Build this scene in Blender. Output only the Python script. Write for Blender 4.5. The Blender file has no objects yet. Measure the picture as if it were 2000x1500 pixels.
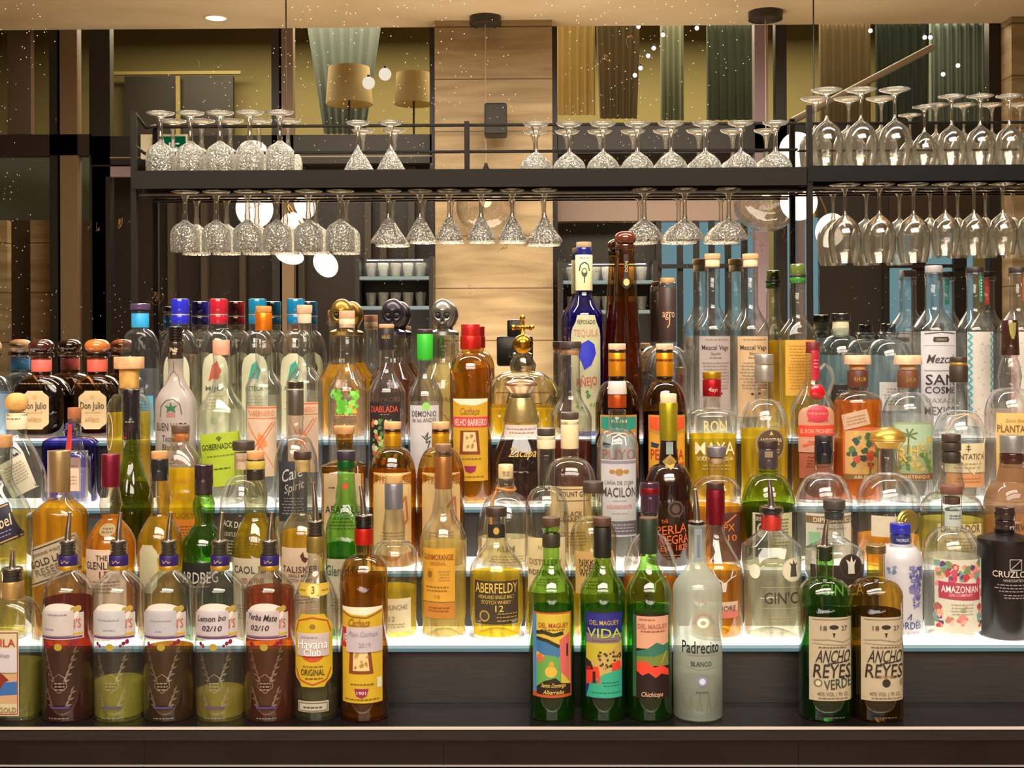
import bpy, bmesh, math, random
from mathutils import Vector, Matrix
random.seed(7)
R = math.radians
PI = math.pi
SC = bpy.context.scene
COL = SC.collection

# ---------------------------------------------------------------- camera
F, CX, CY = 2400.0, 971.0, 665.0            # focal length and principal point for a 2000x1500 frame
YAW, ROLL = .012, .004
CAMP = Vector((0, -2.0, 0))                 # the lens is the origin of heights (about 1.5 m above the floor)
RM = Matrix.Rotation(YAW, 3, 'Z') @ Matrix.Rotation(PI/2, 3, 'X') @ Matrix.Rotation(-ROLL, 3, 'Z')
cd = bpy.data.cameras.new('camera'); cam = bpy.data.objects.new('camera', cd); COL.objects.link(cam)
cd.sensor_fit = 'HORIZONTAL'; cd.sensor_width = 36; cd.lens = F*36/2000
cd.shift_x = (1000-CX)/2000; cd.shift_y = (CY-750)/2000
cd.clip_start = .02; cd.clip_end = 100
cam.matrix_world = Matrix.Translation(CAMP) @ RM.to_4x4()
SC.camera = cam

# ---------------------------------------------------------------- world, exposure, light
w = bpy.data.worlds.new('world'); SC.world = w; w.use_nodes = True
w.node_tree.nodes['Background'].inputs[0].default_value = (1.0, .86, .70, 1)
w.node_tree.nodes['Background'].inputs[1].default_value = .18
vs = SC.view_settings
vs.view_transform = 'Standard'; vs.look = 'None'; vs.gamma = 1; vs.use_curve_mapping = False
vs.exposure = 0.0
cy = SC.cycles
cy.max_bounces = 10; cy.diffuse_bounces = 3; cy.glossy_bounces = 4; cy.transmission_bounces = 6
cy.transparent_max_bounces = 40; cy.caustics_reflective = False; cy.caustics_refractive = False
cy.sample_clamp_indirect = 4; cy.use_denoising = True; cy.denoising_input_passes = 'RGB_ALBEDO'; cy.denoising_prefilter = 'ACCURATE'; cy.blur_glossy = .5

def area(name, loc, size, energy, color, rot=(0, 0, 0), spread=None):
    l = bpy.data.lights.new(name, 'AREA'); l.shape = 'RECTANGLE'; l.size, l.size_y = size
    l.energy = energy; l.color = color
    if spread: l.spread = spread
    o = bpy.data.objects.new(name, l); o.location = loc; o.rotation_euler = rot; COL.objects.link(o)
    return o
# unseen fill lamps added to brighten bottles and room: over the guests' side of the bar, over the middle of the room, beyond the window wall
area('bar_fill', (0, -2.7, 2.35), (3.4, .8), 185, (1, .90, .76), (R(45), 0, 0))
area('room_fill', (0, -5.6, 2.8), (6, 2.2), 600, (1, .91, .78))
area('upper_room_fill', (0, -10.4, 3.75), (9, 1.2), 620, (1, .86, .60))
area('ceiling_fill', (0, -7.4, -1.2), (7, 1.6), 310, (1, .89, .76), (PI, 0, 0))  # added fill, shines upwards to brighten the ceiling
area('shelf_fill', (.0, .30, 1.05), (2.4, .06), 45, (1, .92, .80), (R(12), 0, 0))  # added fill above the steps, brightens the bottles

# ---------------------------------------------------------------- helpers
MIR = .56                                    # y of the mirror's face
def ray(px, py):
    return RM @ Vector(((px-CX)/F, (CY-py)/F, -1))
def P(px, py, Y):
    d = ray(px, py); return CAMP + d*((Y-CAMP.y)/d.y)
def MP(px, py, D):                           # where the thing stands whose mirror image is seen at px, py
    p = P(px, py, D-2); return Vector((p.x, 2*MIR-p.y, p.z))

def lin(h):
    if not isinstance(h, str): return tuple(h)[:3]
    h = h.lstrip('#'); c = [int(h[i:i+2], 16)/255 for i in (0, 2, 4)]
    return tuple(x/12.92 if x <= .04045 else ((x+.055)/1.055)**2.4 for x in c)
MC = {}
def newmat(key):
    m = bpy.data.materials.new(key); m.use_nodes = True; nt = m.node_tree; nt.nodes.clear()
    out = nt.nodes.new('ShaderNodeOutputMaterial'); return m, nt, out
def N_(nt, t, **kw):
    n = nt.nodes.new(t)
    for k, v in kw.items():
        if k.startswith('i_'):
            k = k[2:]; n.inputs[int(k) if k.isdigit() else k.replace('_', ' ')].default_value = v
        else: setattr(n, k, v)
    return n
def bump(nt, scale, strength, kind='noise', dist=.002, stretch=None):
    tc = N_(nt, 'ShaderNodeTexCoord')
    t = N_(nt, 'ShaderNodeTexNoise' if kind == 'noise' else 'ShaderNodeTexVoronoi'); t.inputs['Scale'].default_value = scale
    src = tc.outputs['Object']
    if stretch:
        mp = N_(nt, 'ShaderNodeMapping'); mp.inputs['Scale'].default_value = stretch
        nt.links.new(src, mp.inputs[0]); src = mp.outputs[0]
    nt.links.new(src, t.inputs['Vector'])
    b = N_(nt, 'ShaderNodeBump', i_Strength=strength, i_Distance=dist)
    nt.links.new(t.outputs[0], b.inputs['Height'])
    return b, t
def paint(color, rough=.5, metal=0.0, bmp=0, trans=0, coat=0, vary=0):
    """an opaque material"""
    k = ('p', color, rough, metal, bmp, trans, coat, vary)
    if k in MC: return MC[k]
    m, nt, out = newmat('paint'); c = lin(color)
    p = N_(nt, 'ShaderNodeBsdfPrincipled'); p.inputs['Base Color'].default_value = (*c, 1)
    p.inputs['Roughness'].default_value = rough; p.inputs['Metallic'].default_value = metal
    p.inputs['Coat Weight'].default_value = coat
    if vary:
        tc = N_(nt, 'ShaderNodeTexCoord'); t = N_(nt, 'ShaderNodeTexNoise', i_Scale=60.0)
        nt.links.new(tc.outputs['Object'], t.inputs['Vector'])
        r = N_(nt, 'ShaderNodeValToRGB'); r.color_ramp.elements[0].position = .35; r.color_ramp.elements[1].position = .65
        r.color_ramp.elements[0].color = (*[x*(1-vary) for x in c], 1); r.color_ramp.elements[1].color = (*[min(1, x*(1+vary*.4)) for x in c], 1)
        nt.links.new(t.outputs[0], r.inputs[0]); nt.links.new(r.outputs[0], p.inputs['Base Color'])
    if bmp:
        b, _ = bump(nt, 220, bmp); nt.links.new(b.outputs[0], p.inputs['Normal'])
    if trans:
        tr = N_(nt, 'ShaderNodeBsdfTranslucent'); tr.inputs[0].default_value = (*c, 1)
        mx = N_(nt, 'ShaderNodeMixShader'); mx.inputs[0].default_value = trans
        nt.links.new(p.outputs[0], mx.inputs[1]); nt.links.new(tr.outputs[0], mx.inputs[2]); nt.links.new(mx.outputs[0], out.inputs[0])
    else: nt.links.new(p.outputs[0], out.inputs[0])
    MC[k] = m; return m
def relief():
    k = ('relief',)
    if k in MC: return MC[k]
    m, nt, out = newmat('raised_glass'); a = N_(nt, 'ShaderNodeBsdfTransparent'); b = N_(nt, 'ShaderNodeBsdfGlossy'); b.inputs[1].default_value = .25
    x = N_(nt, 'ShaderNodeMixShader'); x.inputs[0].default_value = .45; nt.links.new(a.outputs[0], x.inputs[1]); nt.links.new(b.outputs[0], x.inputs[2]); nt.links.new(x.outputs[0], out.inputs[0]); MC[k] = m; return m
def paper(color): return paint(color, .55, 0, .05, .35, 0, .05)
def ink(color): return paint(color, .5, 0, 0, .15)
def foil(color): return paint(color, .32, .65, .1)
def glow(color, s):
    k = ('e', color, s)
    if k in MC: return MC[k]
    m, nt, out = newmat('lit_surface'); e = N_(nt, 'ShaderNodeEmission'); e.inputs[0].default_value = (*lin(color), 1); e.inputs[1].default_value = s
    nt.links.new(e.outputs[0], out.inputs[0]); MC[k] = m; return m
def glass(tint='#f4f8f4', frost=0, wob=.25, edge=.5, scat=0.0, gl=1.0):
    """blown glass seen as a thin wall: clear with a tint that deepens towards the rim, glossy by Fresnel"""
    k = ('g', tint, frost, wob, edge, scat, gl)
    if k in MC: return MC[k]
    m, nt, out = newmat('glass'); c0 = lin(tint); c = tuple(x**.38 for x in c0)
    b, t = bump(nt, 26, wob, dist=.004, stretch=(1, 1, .35))
    lw = N_(nt, 'ShaderNodeLayerWeight', i_Blend=.35); nt.links.new(b.outputs[0], lw.inputs[1])
    pw = N_(nt, 'ShaderNodeMath', operation='POWER'); pw.inputs[1].default_value = 2.0; nt.links.new(lw.outputs['Facing'], pw.inputs[0])
    mc = N_(nt, 'ShaderNodeMix', data_type='RGBA'); mc.inputs[6].default_value = (*c, 1)
    mc.inputs[7].default_value = (*[x*(1-min(.9, edge*1.45)) for x in c], 1)
    nt.links.new(pw.outputs[0], mc.inputs[0])
    tcs = N_(nt, 'ShaderNodeTexCoord'); mps = N_(nt, 'ShaderNodeMapping'); mps.inputs['Scale'].default_value = (1, 1, .16); nt.links.new(tcs.outputs['Object'], mps.inputs[0])
    ns = N_(nt, 'ShaderNodeTexNoise', i_Scale=75.0, i_Detail=1.0); nt.links.new(mps.outputs[0], ns.inputs['Vector'])   # dark streaks put in the tint in place of refraction
    rs = N_(nt, 'ShaderNodeMapRange'); rs.inputs[1].default_value = .36; rs.inputs[2].default_value = .56; rs.inputs[3].default_value = .72; nt.links.new(ns.outputs[0], rs.inputs[0])
    ms = N_(nt, 'ShaderNodeVectorMath', operation='SCALE'); nt.links.new(mc.outputs[2], ms.inputs[0]); nt.links.new(rs.outputs[0], ms.inputs['Scale'])
    tr = N_(nt, 'ShaderNodeBsdfTransparent'); nt.links.new(ms.outputs[0], tr.inputs[0])
    gb = N_(nt, 'ShaderNodeBsdfGlossy'); gb.inputs[0].default_value = (1, 1, 1, 1); gb.inputs[1].default_value = .03; nt.links.new(b.outputs[0], gb.inputs['Normal'])
    l2 = N_(nt, 'ShaderNodeLayerWeight', i_Blend=.5); nt.links.new(b.outputs[0], l2.inputs[1])
    p5 = N_(nt, 'ShaderNodeMath', operation='POWER'); p5.inputs[1].default_value = 2.8; nt.links.new(l2.outputs['Facing'], p5.inputs[0])
    ml = N_(nt, 'ShaderNodeMath', operation='MULTIPLY_ADD'); ml.inputs[1].default_value = .85*gl; ml.inputs[2].default_value = .045*gl; ml.use_clamp = True; nt.links.new(p5.outputs[0], ml.inputs[0])
    m1 = N_(nt, 'ShaderNodeMixShader'); nt.links.new(ml.outputs[0], m1.inputs[0]); nt.links.new(tr.outputs[0], m1.inputs[1]); nt.links.new(gb.outputs[0], m1.inputs[2])
    last = m1
    scat = scat or .018
    if frost or scat:
        tl = N_(nt, 'ShaderNodeBsdfTranslucent'); tl.inputs[0].default_value = (*c0, 1)
        df = N_(nt, 'ShaderNodeBsdfDiffuse'); df.inputs[0].default_value = (*c0, 1)
        m2 = N_(nt, 'ShaderNodeMixShader'); m2.inputs[0].default_value = .5; nt.links.new(tl.outputs[0], m2.inputs[1]); nt.links.new(df.outputs[0], m2.inputs[2])
        m3 = N_(nt, 'ShaderNodeMixShader'); m3.inputs[0].default_value = frost or scat; nt.links.new(m1.outputs[0], m3.inputs[1]); nt.links.new(m2.outputs[0], m3.inputs[2]); last = m3
    nt.links.new(last.outputs[0], out.inputs[0]); MC[k] = m; return m
def liquid(color, dens=1.0, scat=.22):
    k = ('l', color, dens, scat)
    if k in MC: return MC[k]
    m, nt, out = newmat('liquid'); c = lin(color)
    if c[0] > c[1]*1.3 and c[1] > c[2]*2: k_ = min(1.35, .92/c[0]); c = (c[0]*k_, min(c[0]*k_*.72, c[1]*1.6*k_), c[2]*.3)      # spirit amber
    cc = tuple(x**(.36*dens) for x in c)
    lw = N_(nt, 'ShaderNodeLayerWeight', i_Blend=.4)
    mc = N_(nt, 'ShaderNodeMix', data_type='RGBA'); mc.inputs[6].default_value = (*cc, 1); mc.inputs[7].default_value = (*[min(1, x*1.0) for x in cc], 1)
    nt.links.new(lw.outputs['Facing'], mc.inputs[0])
    tr = N_(nt, 'ShaderNodeBsdfTransparent'); nt.links.new(mc.outputs[2], tr.inputs[0])
    tl = N_(nt, 'ShaderNodeBsdfTranslucent'); tl.inputs[0].default_value = (*c, 1)
    df = N_(nt, 'ShaderNodeBsdfDiffuse'); df.inputs[0].default_value = (*c, 1)
    m0 = N_(nt, 'ShaderNodeMixShader'); m0.inputs[0].default_value = .4; nt.links.new(tl.outputs[0], m0.inputs[1]); nt.links.new(df.outputs[0], m0.inputs[2])
    mx = N_(nt, 'ShaderNodeMixShader'); mx.inputs[0].default_value = min(.75, scat*1.3)
    nt.links.new(tr.outputs[0], mx.inputs[1]); nt.links.new(m0.outputs[0], mx.inputs[2])
    nt.links.new(mx.outputs[0], out.inputs[0]); MC[k] = m; return m
def crystal(cut=True):
    k = ('c', cut)
    if k in MC: return MC[k]
    m, nt, out = newmat('crystal')
    b, t = bump(nt, 210 if cut else 30, 1.0 if cut else .25, 'voronoi' if cut else 'noise', .003 if cut else .003)
    tr = N_(nt, 'ShaderNodeBsdfTransparent'); tr.inputs[0].default_value = (.90, .89, .86, 1)
    gb = N_(nt, 'ShaderNodeBsdfGlossy'); gb.inputs[0].default_value = (1, .97, .9, 1); gb.inputs[1].default_value = .12; nt.links.new(b.outputs[0], gb.inputs['Normal'])
    fr = N_(nt, 'ShaderNodeFresnel', i_IOR=1.55); nt.links.new(b.outputs[0], fr.inputs['Normal'])
    ad = N_(nt, 'ShaderNodeMath', operation='MULTIPLY_ADD'); ad.use_clamp = True; ad.inputs[1].default_value = 1.8; ad.inputs[2].default_value = .10 if cut else .03
    nt.links.new(fr.outputs[0], ad.inputs[0])
    m1 = N_(nt, 'ShaderNodeMixShader'); nt.links.new(ad.outputs[0], m1.inputs[0]); nt.links.new(tr.outputs[0], m1.inputs[1]); nt.links.new(gb.outputs[0], m1.inputs[2])
    last = m1
    df = N_(nt, 'ShaderNodeBsdfTranslucent'); df.inputs[0].default_value = (.95, .93, .86, 1)
    m3 = N_(nt, 'ShaderNodeMixShader'); nt.links.new(m1.outputs[0], m3.inputs[1]); nt.links.new(df.outputs[0], m3.inputs[2])
    if cut:
        r = N_(nt, 'ShaderNodeValToRGB'); r.color_ramp.elements[0].position = .25; r.color_ramp.elements[1].position = .6  # white fraction of the cuts, raised to imitate sparkle
        r.color_ramp.elements[0].color = (.0, .0, .0, 1); r.color_ramp.elements[1].color = (.7, .7, .7, 1)
        nt.links.new(t.outputs[0], r.inputs[0]); nt.links.new(r.outputs[0], m3.inputs[0])
    else: m3.inputs[0].default_value = .05
    nt.links.new(m3.outputs[0], out.inputs[0]); MC[k] = m; return m

# ---------------------------------------------------------------- objects
def link(name, me, mat=None, parent=None):
    o = bpy.data.objects.new(name, me); COL.objects.link(o)
    if mat is not None and hasattr(me, 'materials') and not me.materials:
        for x in (mat if isinstance(mat, (list, tuple)) else [mat]): me.materials.append(x)
    if parent is not None: o.parent = parent
    return o
def from_bm(bm, name, mat=None, parent=None, smooth=False, sharp=None):
    me = bpy.data.meshes.new(name); bm.to_mesh(me); bm.free()
    if smooth:
        me.polygons.foreach_set('use_smooth', [True]*len(me.polygons))
        if sharp: me.set_sharp_from_angle(angle=R(sharp))
    return link(name, me, mat, parent)
def tag(o, label, cat, group=None, kind=None):
    if label: o['label'] = label
    if cat: o['category'] = cat
    if group: o['group'] = group
    if kind: o['kind'] = kind
    return o
def empty(name, loc, label=None, cat=None, group=None):
    o = bpy.data.objects.new(name, None); o.location = loc; o.empty_display_size = .02; COL.objects.link(o)
    return tag(o, label, cat, group)
def box_bm(bm, a, b, bev=0):
    a = Vector(a); b = Vector(b); c = (a+b)/2; s = b-a
    r = bmesh.ops.create_cube(bm, size=1, matrix=Matrix.Translation(c) @ Matrix.Diagonal((abs(s.x), abs(s.y), abs(s.z), 1)))
    if bev:
        ed = list({e for v in r['verts'] for e in v.link_edges})
        bmesh.ops.bevel(bm, geom=ed, offset=bev, segments=2, affect='EDGES', profile=.5)
def box(name, a, b, mat, parent=None, bev=0, kind=None):
    bm = bmesh.new(); box_bm(bm, a, b, bev); o = from_bm(bm, name, mat, parent)
    if kind: o['kind'] = kind
    return o
def lathe_bm(bm, prof, seg=32, nfun=None, cap0=True, cap1=True, cx=0, cy=0, ripple=None):
    """prof: list of (z, r); nfun(z, r) -> (depth ratio, superellipse exponent)"""
    rings = []
    for z, r in prof:
        dr, n = nfun(z, r) if nfun else (1, 2)
        ring = []
        for i in range(seg):
            t = 2*PI*i/seg; c, s = math.cos(t), math.sin(t)
            rr = r*(ripple(z, t) if ripple else 1)
            ring.append(bm.verts.new((cx+rr*math.copysign(abs(c)**(2/n), c), cy+rr*dr*math.copysign(abs(s)**(2/n), s), z)))
        rings.append(ring)
    for a, b in zip(rings, rings[1:]):
        for i in range(seg):
            j = (i+1) % seg; bm.faces.new((a[i], a[j], b[j], b[i]))
    if cap0: bm.faces.new(rings[0])
    if cap1: bm.faces.new(rings[-1][::-1])
    return rings
def lathe(name, prof, mat, parent=None, seg=32, sharp=40, **kw):
    bm = bmesh.new(); lathe_bm(bm, prof, seg, **kw); bmesh.ops.recalc_face_normals(bm, faces=bm.faces[:])
    return from_bm(bm, name, mat, parent, True, sharp)
def tube_bm(bm, pts, rad, seg=10, caps=True):
    pts = [Vector(p) for p in pts]; rings = []
    for i, p in enumerate(pts):
        d = (pts[min(i+1, len(pts)-1)]-pts[max(i-1, 0)]).normalized()
        u = d.orthogonal() if i == 0 else (u - d*u.dot(d)); u.normalize(); v = d.cross(u)
        r = rad[i] if isinstance(rad, (list, tuple)) else rad
        rings.append([bm.verts.new(p+(u*math.cos(2*PI*k/seg)+v*math.sin(2*PI*k/seg))*r) for k in range(seg)])
    for a, b in zip(rings, rings[1:]):
        for i in range(seg): bm.faces.new((a[i], a[(i+1) % seg], b[(i+1) % seg], b[i]))
    if caps: bm.faces.new(rings[0]); bm.faces.new(rings[-1][::-1])
def tube(name, pts, rad, mat, parent=None, seg=10):
    bm = bmesh.new(); tube_bm(bm, pts, rad, seg); bmesh.ops.recalc_face_normals(bm, faces=bm.faces[:])
    return from_bm(bm, name, mat, parent, True, 50)

TC = {}
def text_geo(s):
    """glyph outlines filled: (verts, tris, width, ymin, ymax) at unit size"""
    if s in TC: return TC[s]
    c = bpy.data.curves.new('t', 'FONT'); c.body = s; c.size = 1; c.align_x = 'CENTER'; c.resolution_u = 2; c.offset = .006
    o = bpy.data.objects.new('t', c); me = o.to_mesh()
    vs_ = [(v.co.x, v.co.y) for v in me.vertices]; fs = [tuple(p.vertices) for p in me.polygons]
    o.to_mesh_clear(); bpy.data.objects.remove(o); bpy.data.curves.remove(c)
    if not vs_: TC[s] = ([], [], 1, 0, 1); return TC[s]
    xs = [v[0] for v in vs_]; ys = [v[1] for v in vs_]; mx = (min(xs)+max(xs))/2
    TC[s] = ([(x-mx, y) for x, y in vs_], fs, max(xs)-min(xs), min(ys), max(ys)); return TC[s]
# ---------------------------------------------------------------- bottles
TY = [0.0, .12, .24, .36, .48]                       # y of the bottle rows
TE = [-.055, .06, .18, .30, .42]                     # y of each step's front edge
TZ = [-.611, -.510, -.407, -.310, -.193]             # height of each step
TS = [F/(y+2) for y in TY]
CLEAR = '#eef3ee'
def interp(tb, z):
    if z >= tb[0][0]: return tb[0][1]
    for (z0, a), (z1, b) in zip(tb, tb[1:]):
        if z >= z1: return b if z0 == z1 else b+(a-b)*(z-z1)/(z0-z1)
    return tb[-1][1]
def B(tier, cx, W, N, ytop, ya, yb, label, sty='s', g=CLEAR, d=1.0, n=2.0, dy=0.0, nk=None, bd=None, liq=None, caps=(), labs=(),
      spout=None, group=None, name='liquor_bottle', frost=0, scat=0.0, base_r=5, extra=None, edge=.5, opaque=None, wob=.25, gl=1.0, ripple=None, cat='bottle', seg=40):
    Y = TY[tier]+dy; zb = TZ[tier]; s = F/(Y+2)
    org = P(cx, CY, Y); X0 = org.x
    zz = lambda py: P(cx, py, Y).z - zb              # height above the shelf
    if name == 'liquor_bottle':
        ws = label.replace(',', ' ').split(); hit = 99
        for kw, nm_ in (('gin', 'gin_bottle'), ('whisky', 'whisky_bottle'), ('whiskey', 'whisky_bottle'), ('malt', 'whisky_bottle'), ('bourbon', 'whisky_bottle'), ('rum', 'rum_bottle'), ('tequila', 'tequila_bottle'), ('mezcal', 'mezcal_bottle'), ('pisco', 'pisco_bottle'), ('decanter', 'decanter')):
            if kw in ws and ws.index(kw) < hit: name = nm_; hit = ws.index(kw)
    root = empty(name, (X0, Y, zb), label, cat, group)
    # silhouette, top to bottom: (height, half width)
    pr = [(ytop, N-1), (ytop+1, N+1), (ytop+6, N+1), (ytop+7, N)]
    if nk: pr += list(nk); ya = max(ya, nk[-1][0]+1)
    pr.append((ya, (nk[-1][1] if nk else N)))
    n0 = pr[-1][1]
    for i in range(1, 11):
        t = i/10
        f = {'s': t*t*(3-2*t), 'r': math.sqrt(1-(1-t)**2)*.85+.15*t, 'q': (1-(1-t)**3)**.5, 'c': t, 'e': t**1.6*(1-.0) if t < .999 else 1, 'f': 1-(1-t)**1.6}[sty]
        pr.append((ya+(yb-ya)*t, n0+(W-n0)*f))
    if bd: pr += list(bd)
    hz = [(zz(y), r/s) for y, r in pr]
    last = hz[-1][1]; br = base_r/s
    if hz[-1][0] > br*1.2:
        hz += [(br, last), (br*.45, last-br*.3), (br*.12, last-br*.8), (0.0008, last-br*1.4)]
    else: hz += [(0.0008, last-br)]
    hz = [h for i, h in enumerate(hz) if i == 0 or h[0] < hz[i-1][0]+1e-6]
    Wm = max(h[1] for h in hz); Nm = N/s
    def nf(z, r):
        t = min(1, max(0, (r-Nm)/max(1e-4, (Wm-Nm)))); t = t*t*(3-2*t)
        return 1+(d-1)*t, 2+(n-2)*t
    prof = [(z, r) for z, r in hz]
    gm = opaque or glass(g, frost, wob, edge, scat, gl)
    bm = bmesh.new(); lathe_bm(bm, prof, seg, nf, cap0=False, cap1=False, ripple=ripple)
    if not opaque:                                   # punt and thick foot
        zl, rl = prof[-1]; lathe_bm(bm, [(zl, rl), (.004, rl*.8), (.011, rl*.45), (.013, .001)], seg, nf, False, False)
    else: lathe_bm(bm, [(prof[-1][0], prof[-1][1]), (0, prof[-1][1]*.5)], seg, nf, False, True)
    bmesh.ops.remove_doubles(bm, verts=bm.verts[:], dist=1e-5); bmesh.ops.recalc_face_normals(bm, faces=bm.faces[:])
    from_bm(bm, 'glass_body', gm, root, True, 60)
    if liq:
        col, yl = liq[0], liq[1]; dens = liq[2] if len(liq) > 2 else 1; ls = liq[3] if len(liq) > 3 else .22
        zt = zz(yl); th = .0022
        lp = [(zt, .001), (zt, interp(prof, zt)-th)]+[(z, r-th) for z, r in prof if .007 < z < zt and r-th > .003]
        lp += [(.007, lp[-1][1]*.97), (.007, .001)]
        bm = bmesh.new(); lathe_bm(bm, lp, seg, nf, False, False); bmesh.ops.remove_doubles(bm, verts=bm.verts[:], dist=1e-5); bmesh.ops.recalc_face_normals(bm, faces=bm.faces[:])
        from_bm(bm, 'liquid', liquid(col, dens, ls), root, True, 40)
    for cp in caps:                                  # (part name, y0, y1, half width, colour, finish[, shape[, lower half width]])
        nm, y0, y1, hw, col, fin = cp[:6]; shp = cp[6] if len(cp) > 6 else ''; hw2 = cp[7] if len(cp) > 7 else hw
        m = {'f': foil, 'm': lambda c: paint(c, .45), 'g': lambda c: paint(c, .12, 0, 0, 0, .5), 'w': lambda c: paint(c, .6, 0, .3, 0, 0, .22), 'x': lambda c: glass(c),
             'c': lambda c: paint(c, .25, 1), 't': lambda c: paint(c, .5, 0, 0, .5)}[fin](col)
        a, b = zz(y0), zz(y1); r = hw/s; r2 = hw2/s; e = min(.0012, abs(a-b)*.25)
        if shp == 'ball':
            cz, rz = (a+b)/2, (a-b)/2
            pf = [(cz+rz*math.cos(t), max(.0004, r*math.sin(t)**.75)) for t in [PI*i/14 for i in range(15)]]
        elif shp == 'dome':
            pf = [(b+(a-b)*math.cos(t), max(.0004, r*math.sin(t))) for t in [PI/2*i/8 for i in range(9)]]+[(b-.001, r*.98), (b-.001, .0004)]
        else:
            pf = [(a, .0004), (a, r-e), (a-e*.3, r-e*.3), (a-e, r)]
            if shp == 'thread':
                k = 5
                for i in range(k):
                    z1 = a-e-(a-b-2*e)*(i+.3)/k; z2 = a-e-(a-b-2*e)*(i+.7)/k
                    pf += [(z1, r), (z1-.0004, r*.86), (z2, r*.86), (z2-.0004, r)]
            pf += [(b+e, r2), (b+e*.3, r2-e*.3), (b, r2-e), (b, .0004)]
        if fin == 'x' or shp == 'open': pf = pf[1:-1]
        lathe(nm, pf, m, root, 28, cap0=False, cap1=False)
    # ---- labels follow the glass
    def surf(u, z, off, wrap=1):
        a = interp(prof, z); dr, nn = nf(z, a)
        if wrap and nn < 2.6: x = a*math.sin(max(-1.45, min(1.45, u/a)))
        else: x = u
        x = max(-a*.985, min(a*.985, x))
        y = -a*dr*(max(0, 1-abs(x/a)**nn))**(1/nn)
        return Vector((x, y-off*max(.25, 1-abs(x/a)**3), z))
    def place(pts, off, rot, pc):                    # px (relative to cx, absolute y) -> surface
        out = []
        for x, y in pts:
            if rot:
                dx, dyy = x-pc[0], y-pc[1]; c_, s_ = math.cos(R(rot)), math.sin(R(rot))
                x, y = pc[0]+dx*c_+dyy*s_, pc[1]-dx*s_+dyy*c_
            out.append(surf(x/s, max(.001, zz(y)), off))
        return out
    for lb in labs:
        nm = lb.get('name', 'front_label'); y0, y1 = lb['y']; hw = lb['w']; xo = lb.get('xo', 0); rot = lb.get('rot', 0); shp = lb.get('shape', 'rect')
        pc = (xo, (y0+y1)/2); base = lb.get('off', .0006); host = root
        if lb.get('col'):
            bm = bmesh.new(); nx, ny = 16, (18 if shp != 'rect' or rot else 6); grid = []
            for j in range(ny+1):
                v = j/ny; y = y0+(y1-y0)*v
                if shp == 'oval': h = hw*math.sqrt(max(0, 1-(2*v-1)**2))+.01
                elif shp == 'arch': h = hw*(1 if v > .25 else math.sqrt(max(0.0, 1-(1-v/.25)**2))*.75+.25)
                elif shp == 'shield': h = hw*(1 if v < .6 else math.sqrt(max(0, 1-((v-.6)/.4)**2)))+.01
                elif shp == 'barrel': h = hw*(.62+.38*min(1, math.sin(PI*v)*1.8))
                elif shp == 'diamond': h = hw*(1-abs(2*v-1))+.01
                elif shp == 'round': h = hw*min(1, (min(v, 1-v)/.14)**.45 if 0 < v < 1 else .55)
                else: h = hw
                grid.append([bm.verts.new(q) for q in place([(xo+h*(2*i/nx-1), y) for i in range(nx+1)], base, rot, pc)])
            for a, b in zip(grid, grid[1:]):
                for i in range(nx): bm.faces.new((a[i], b[i], b[i+1], a[i+1]))
            host = from_bm(bm, nm, lb.get('mat') or paper(lb['col']), root, True)
        if not lb.get('items'): continue
        art, let = bmesh.new(), bmesh.new(); am, lm = [], []
        def slot(lst, col):
            m = relief() if col == '@' else ink(col) if not (isinstance(col, str) and col[0] == '!') else foil(col[1:])
            if m not in lst: lst.append(m)
            return lst.index(m)
        k = 0
        def poly(pts, col, k):
            b2 = bmesh.new(); f = b2.faces.new([b2.verts.new((x, y, 0)) for x, y in pts])
            x0, x1 = min(p[0] for p in pts), max(p[0] for p in pts)
            ya_, yb_ = min(p[1] for p in pts), max(p[1] for p in pts)
            for q in range(int(x0//7)+1, int(x1//7)+1):
                bmesh.ops.bisect_plane(b2, geom=b2.verts[:]+b2.edges[:]+b2.faces[:], plane_co=(q*7, 0, 0), plane_no=(1, 0, 0))
            if yb_-ya_ > 30:
                for q in range(int(ya_//14)+1, int(yb_//14)+1):
                    bmesh.ops.bisect_plane(b2, geom=b2.verts[:]+b2.edges[:]+b2.faces[:], plane_co=(0, q*14, 0), plane_no=(0, 1, 0))
            bmesh.ops.triangulate(b2, faces=b2.faces[:])
            vv = [art.verts.new(q) for q in place([(v.co.x, v.co.y) for v in b2.verts], base+.0004+min(k, 20)*.00006, rot, pc)]
            b2.verts.index_update(); mi = slot(am, col)
            for f in b2.faces:
                try: nf_ = art.faces.new([vv[v.index] for v in f.verts]); nf_.material_index = mi
                except ValueError: pass
            b2.free()
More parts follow.
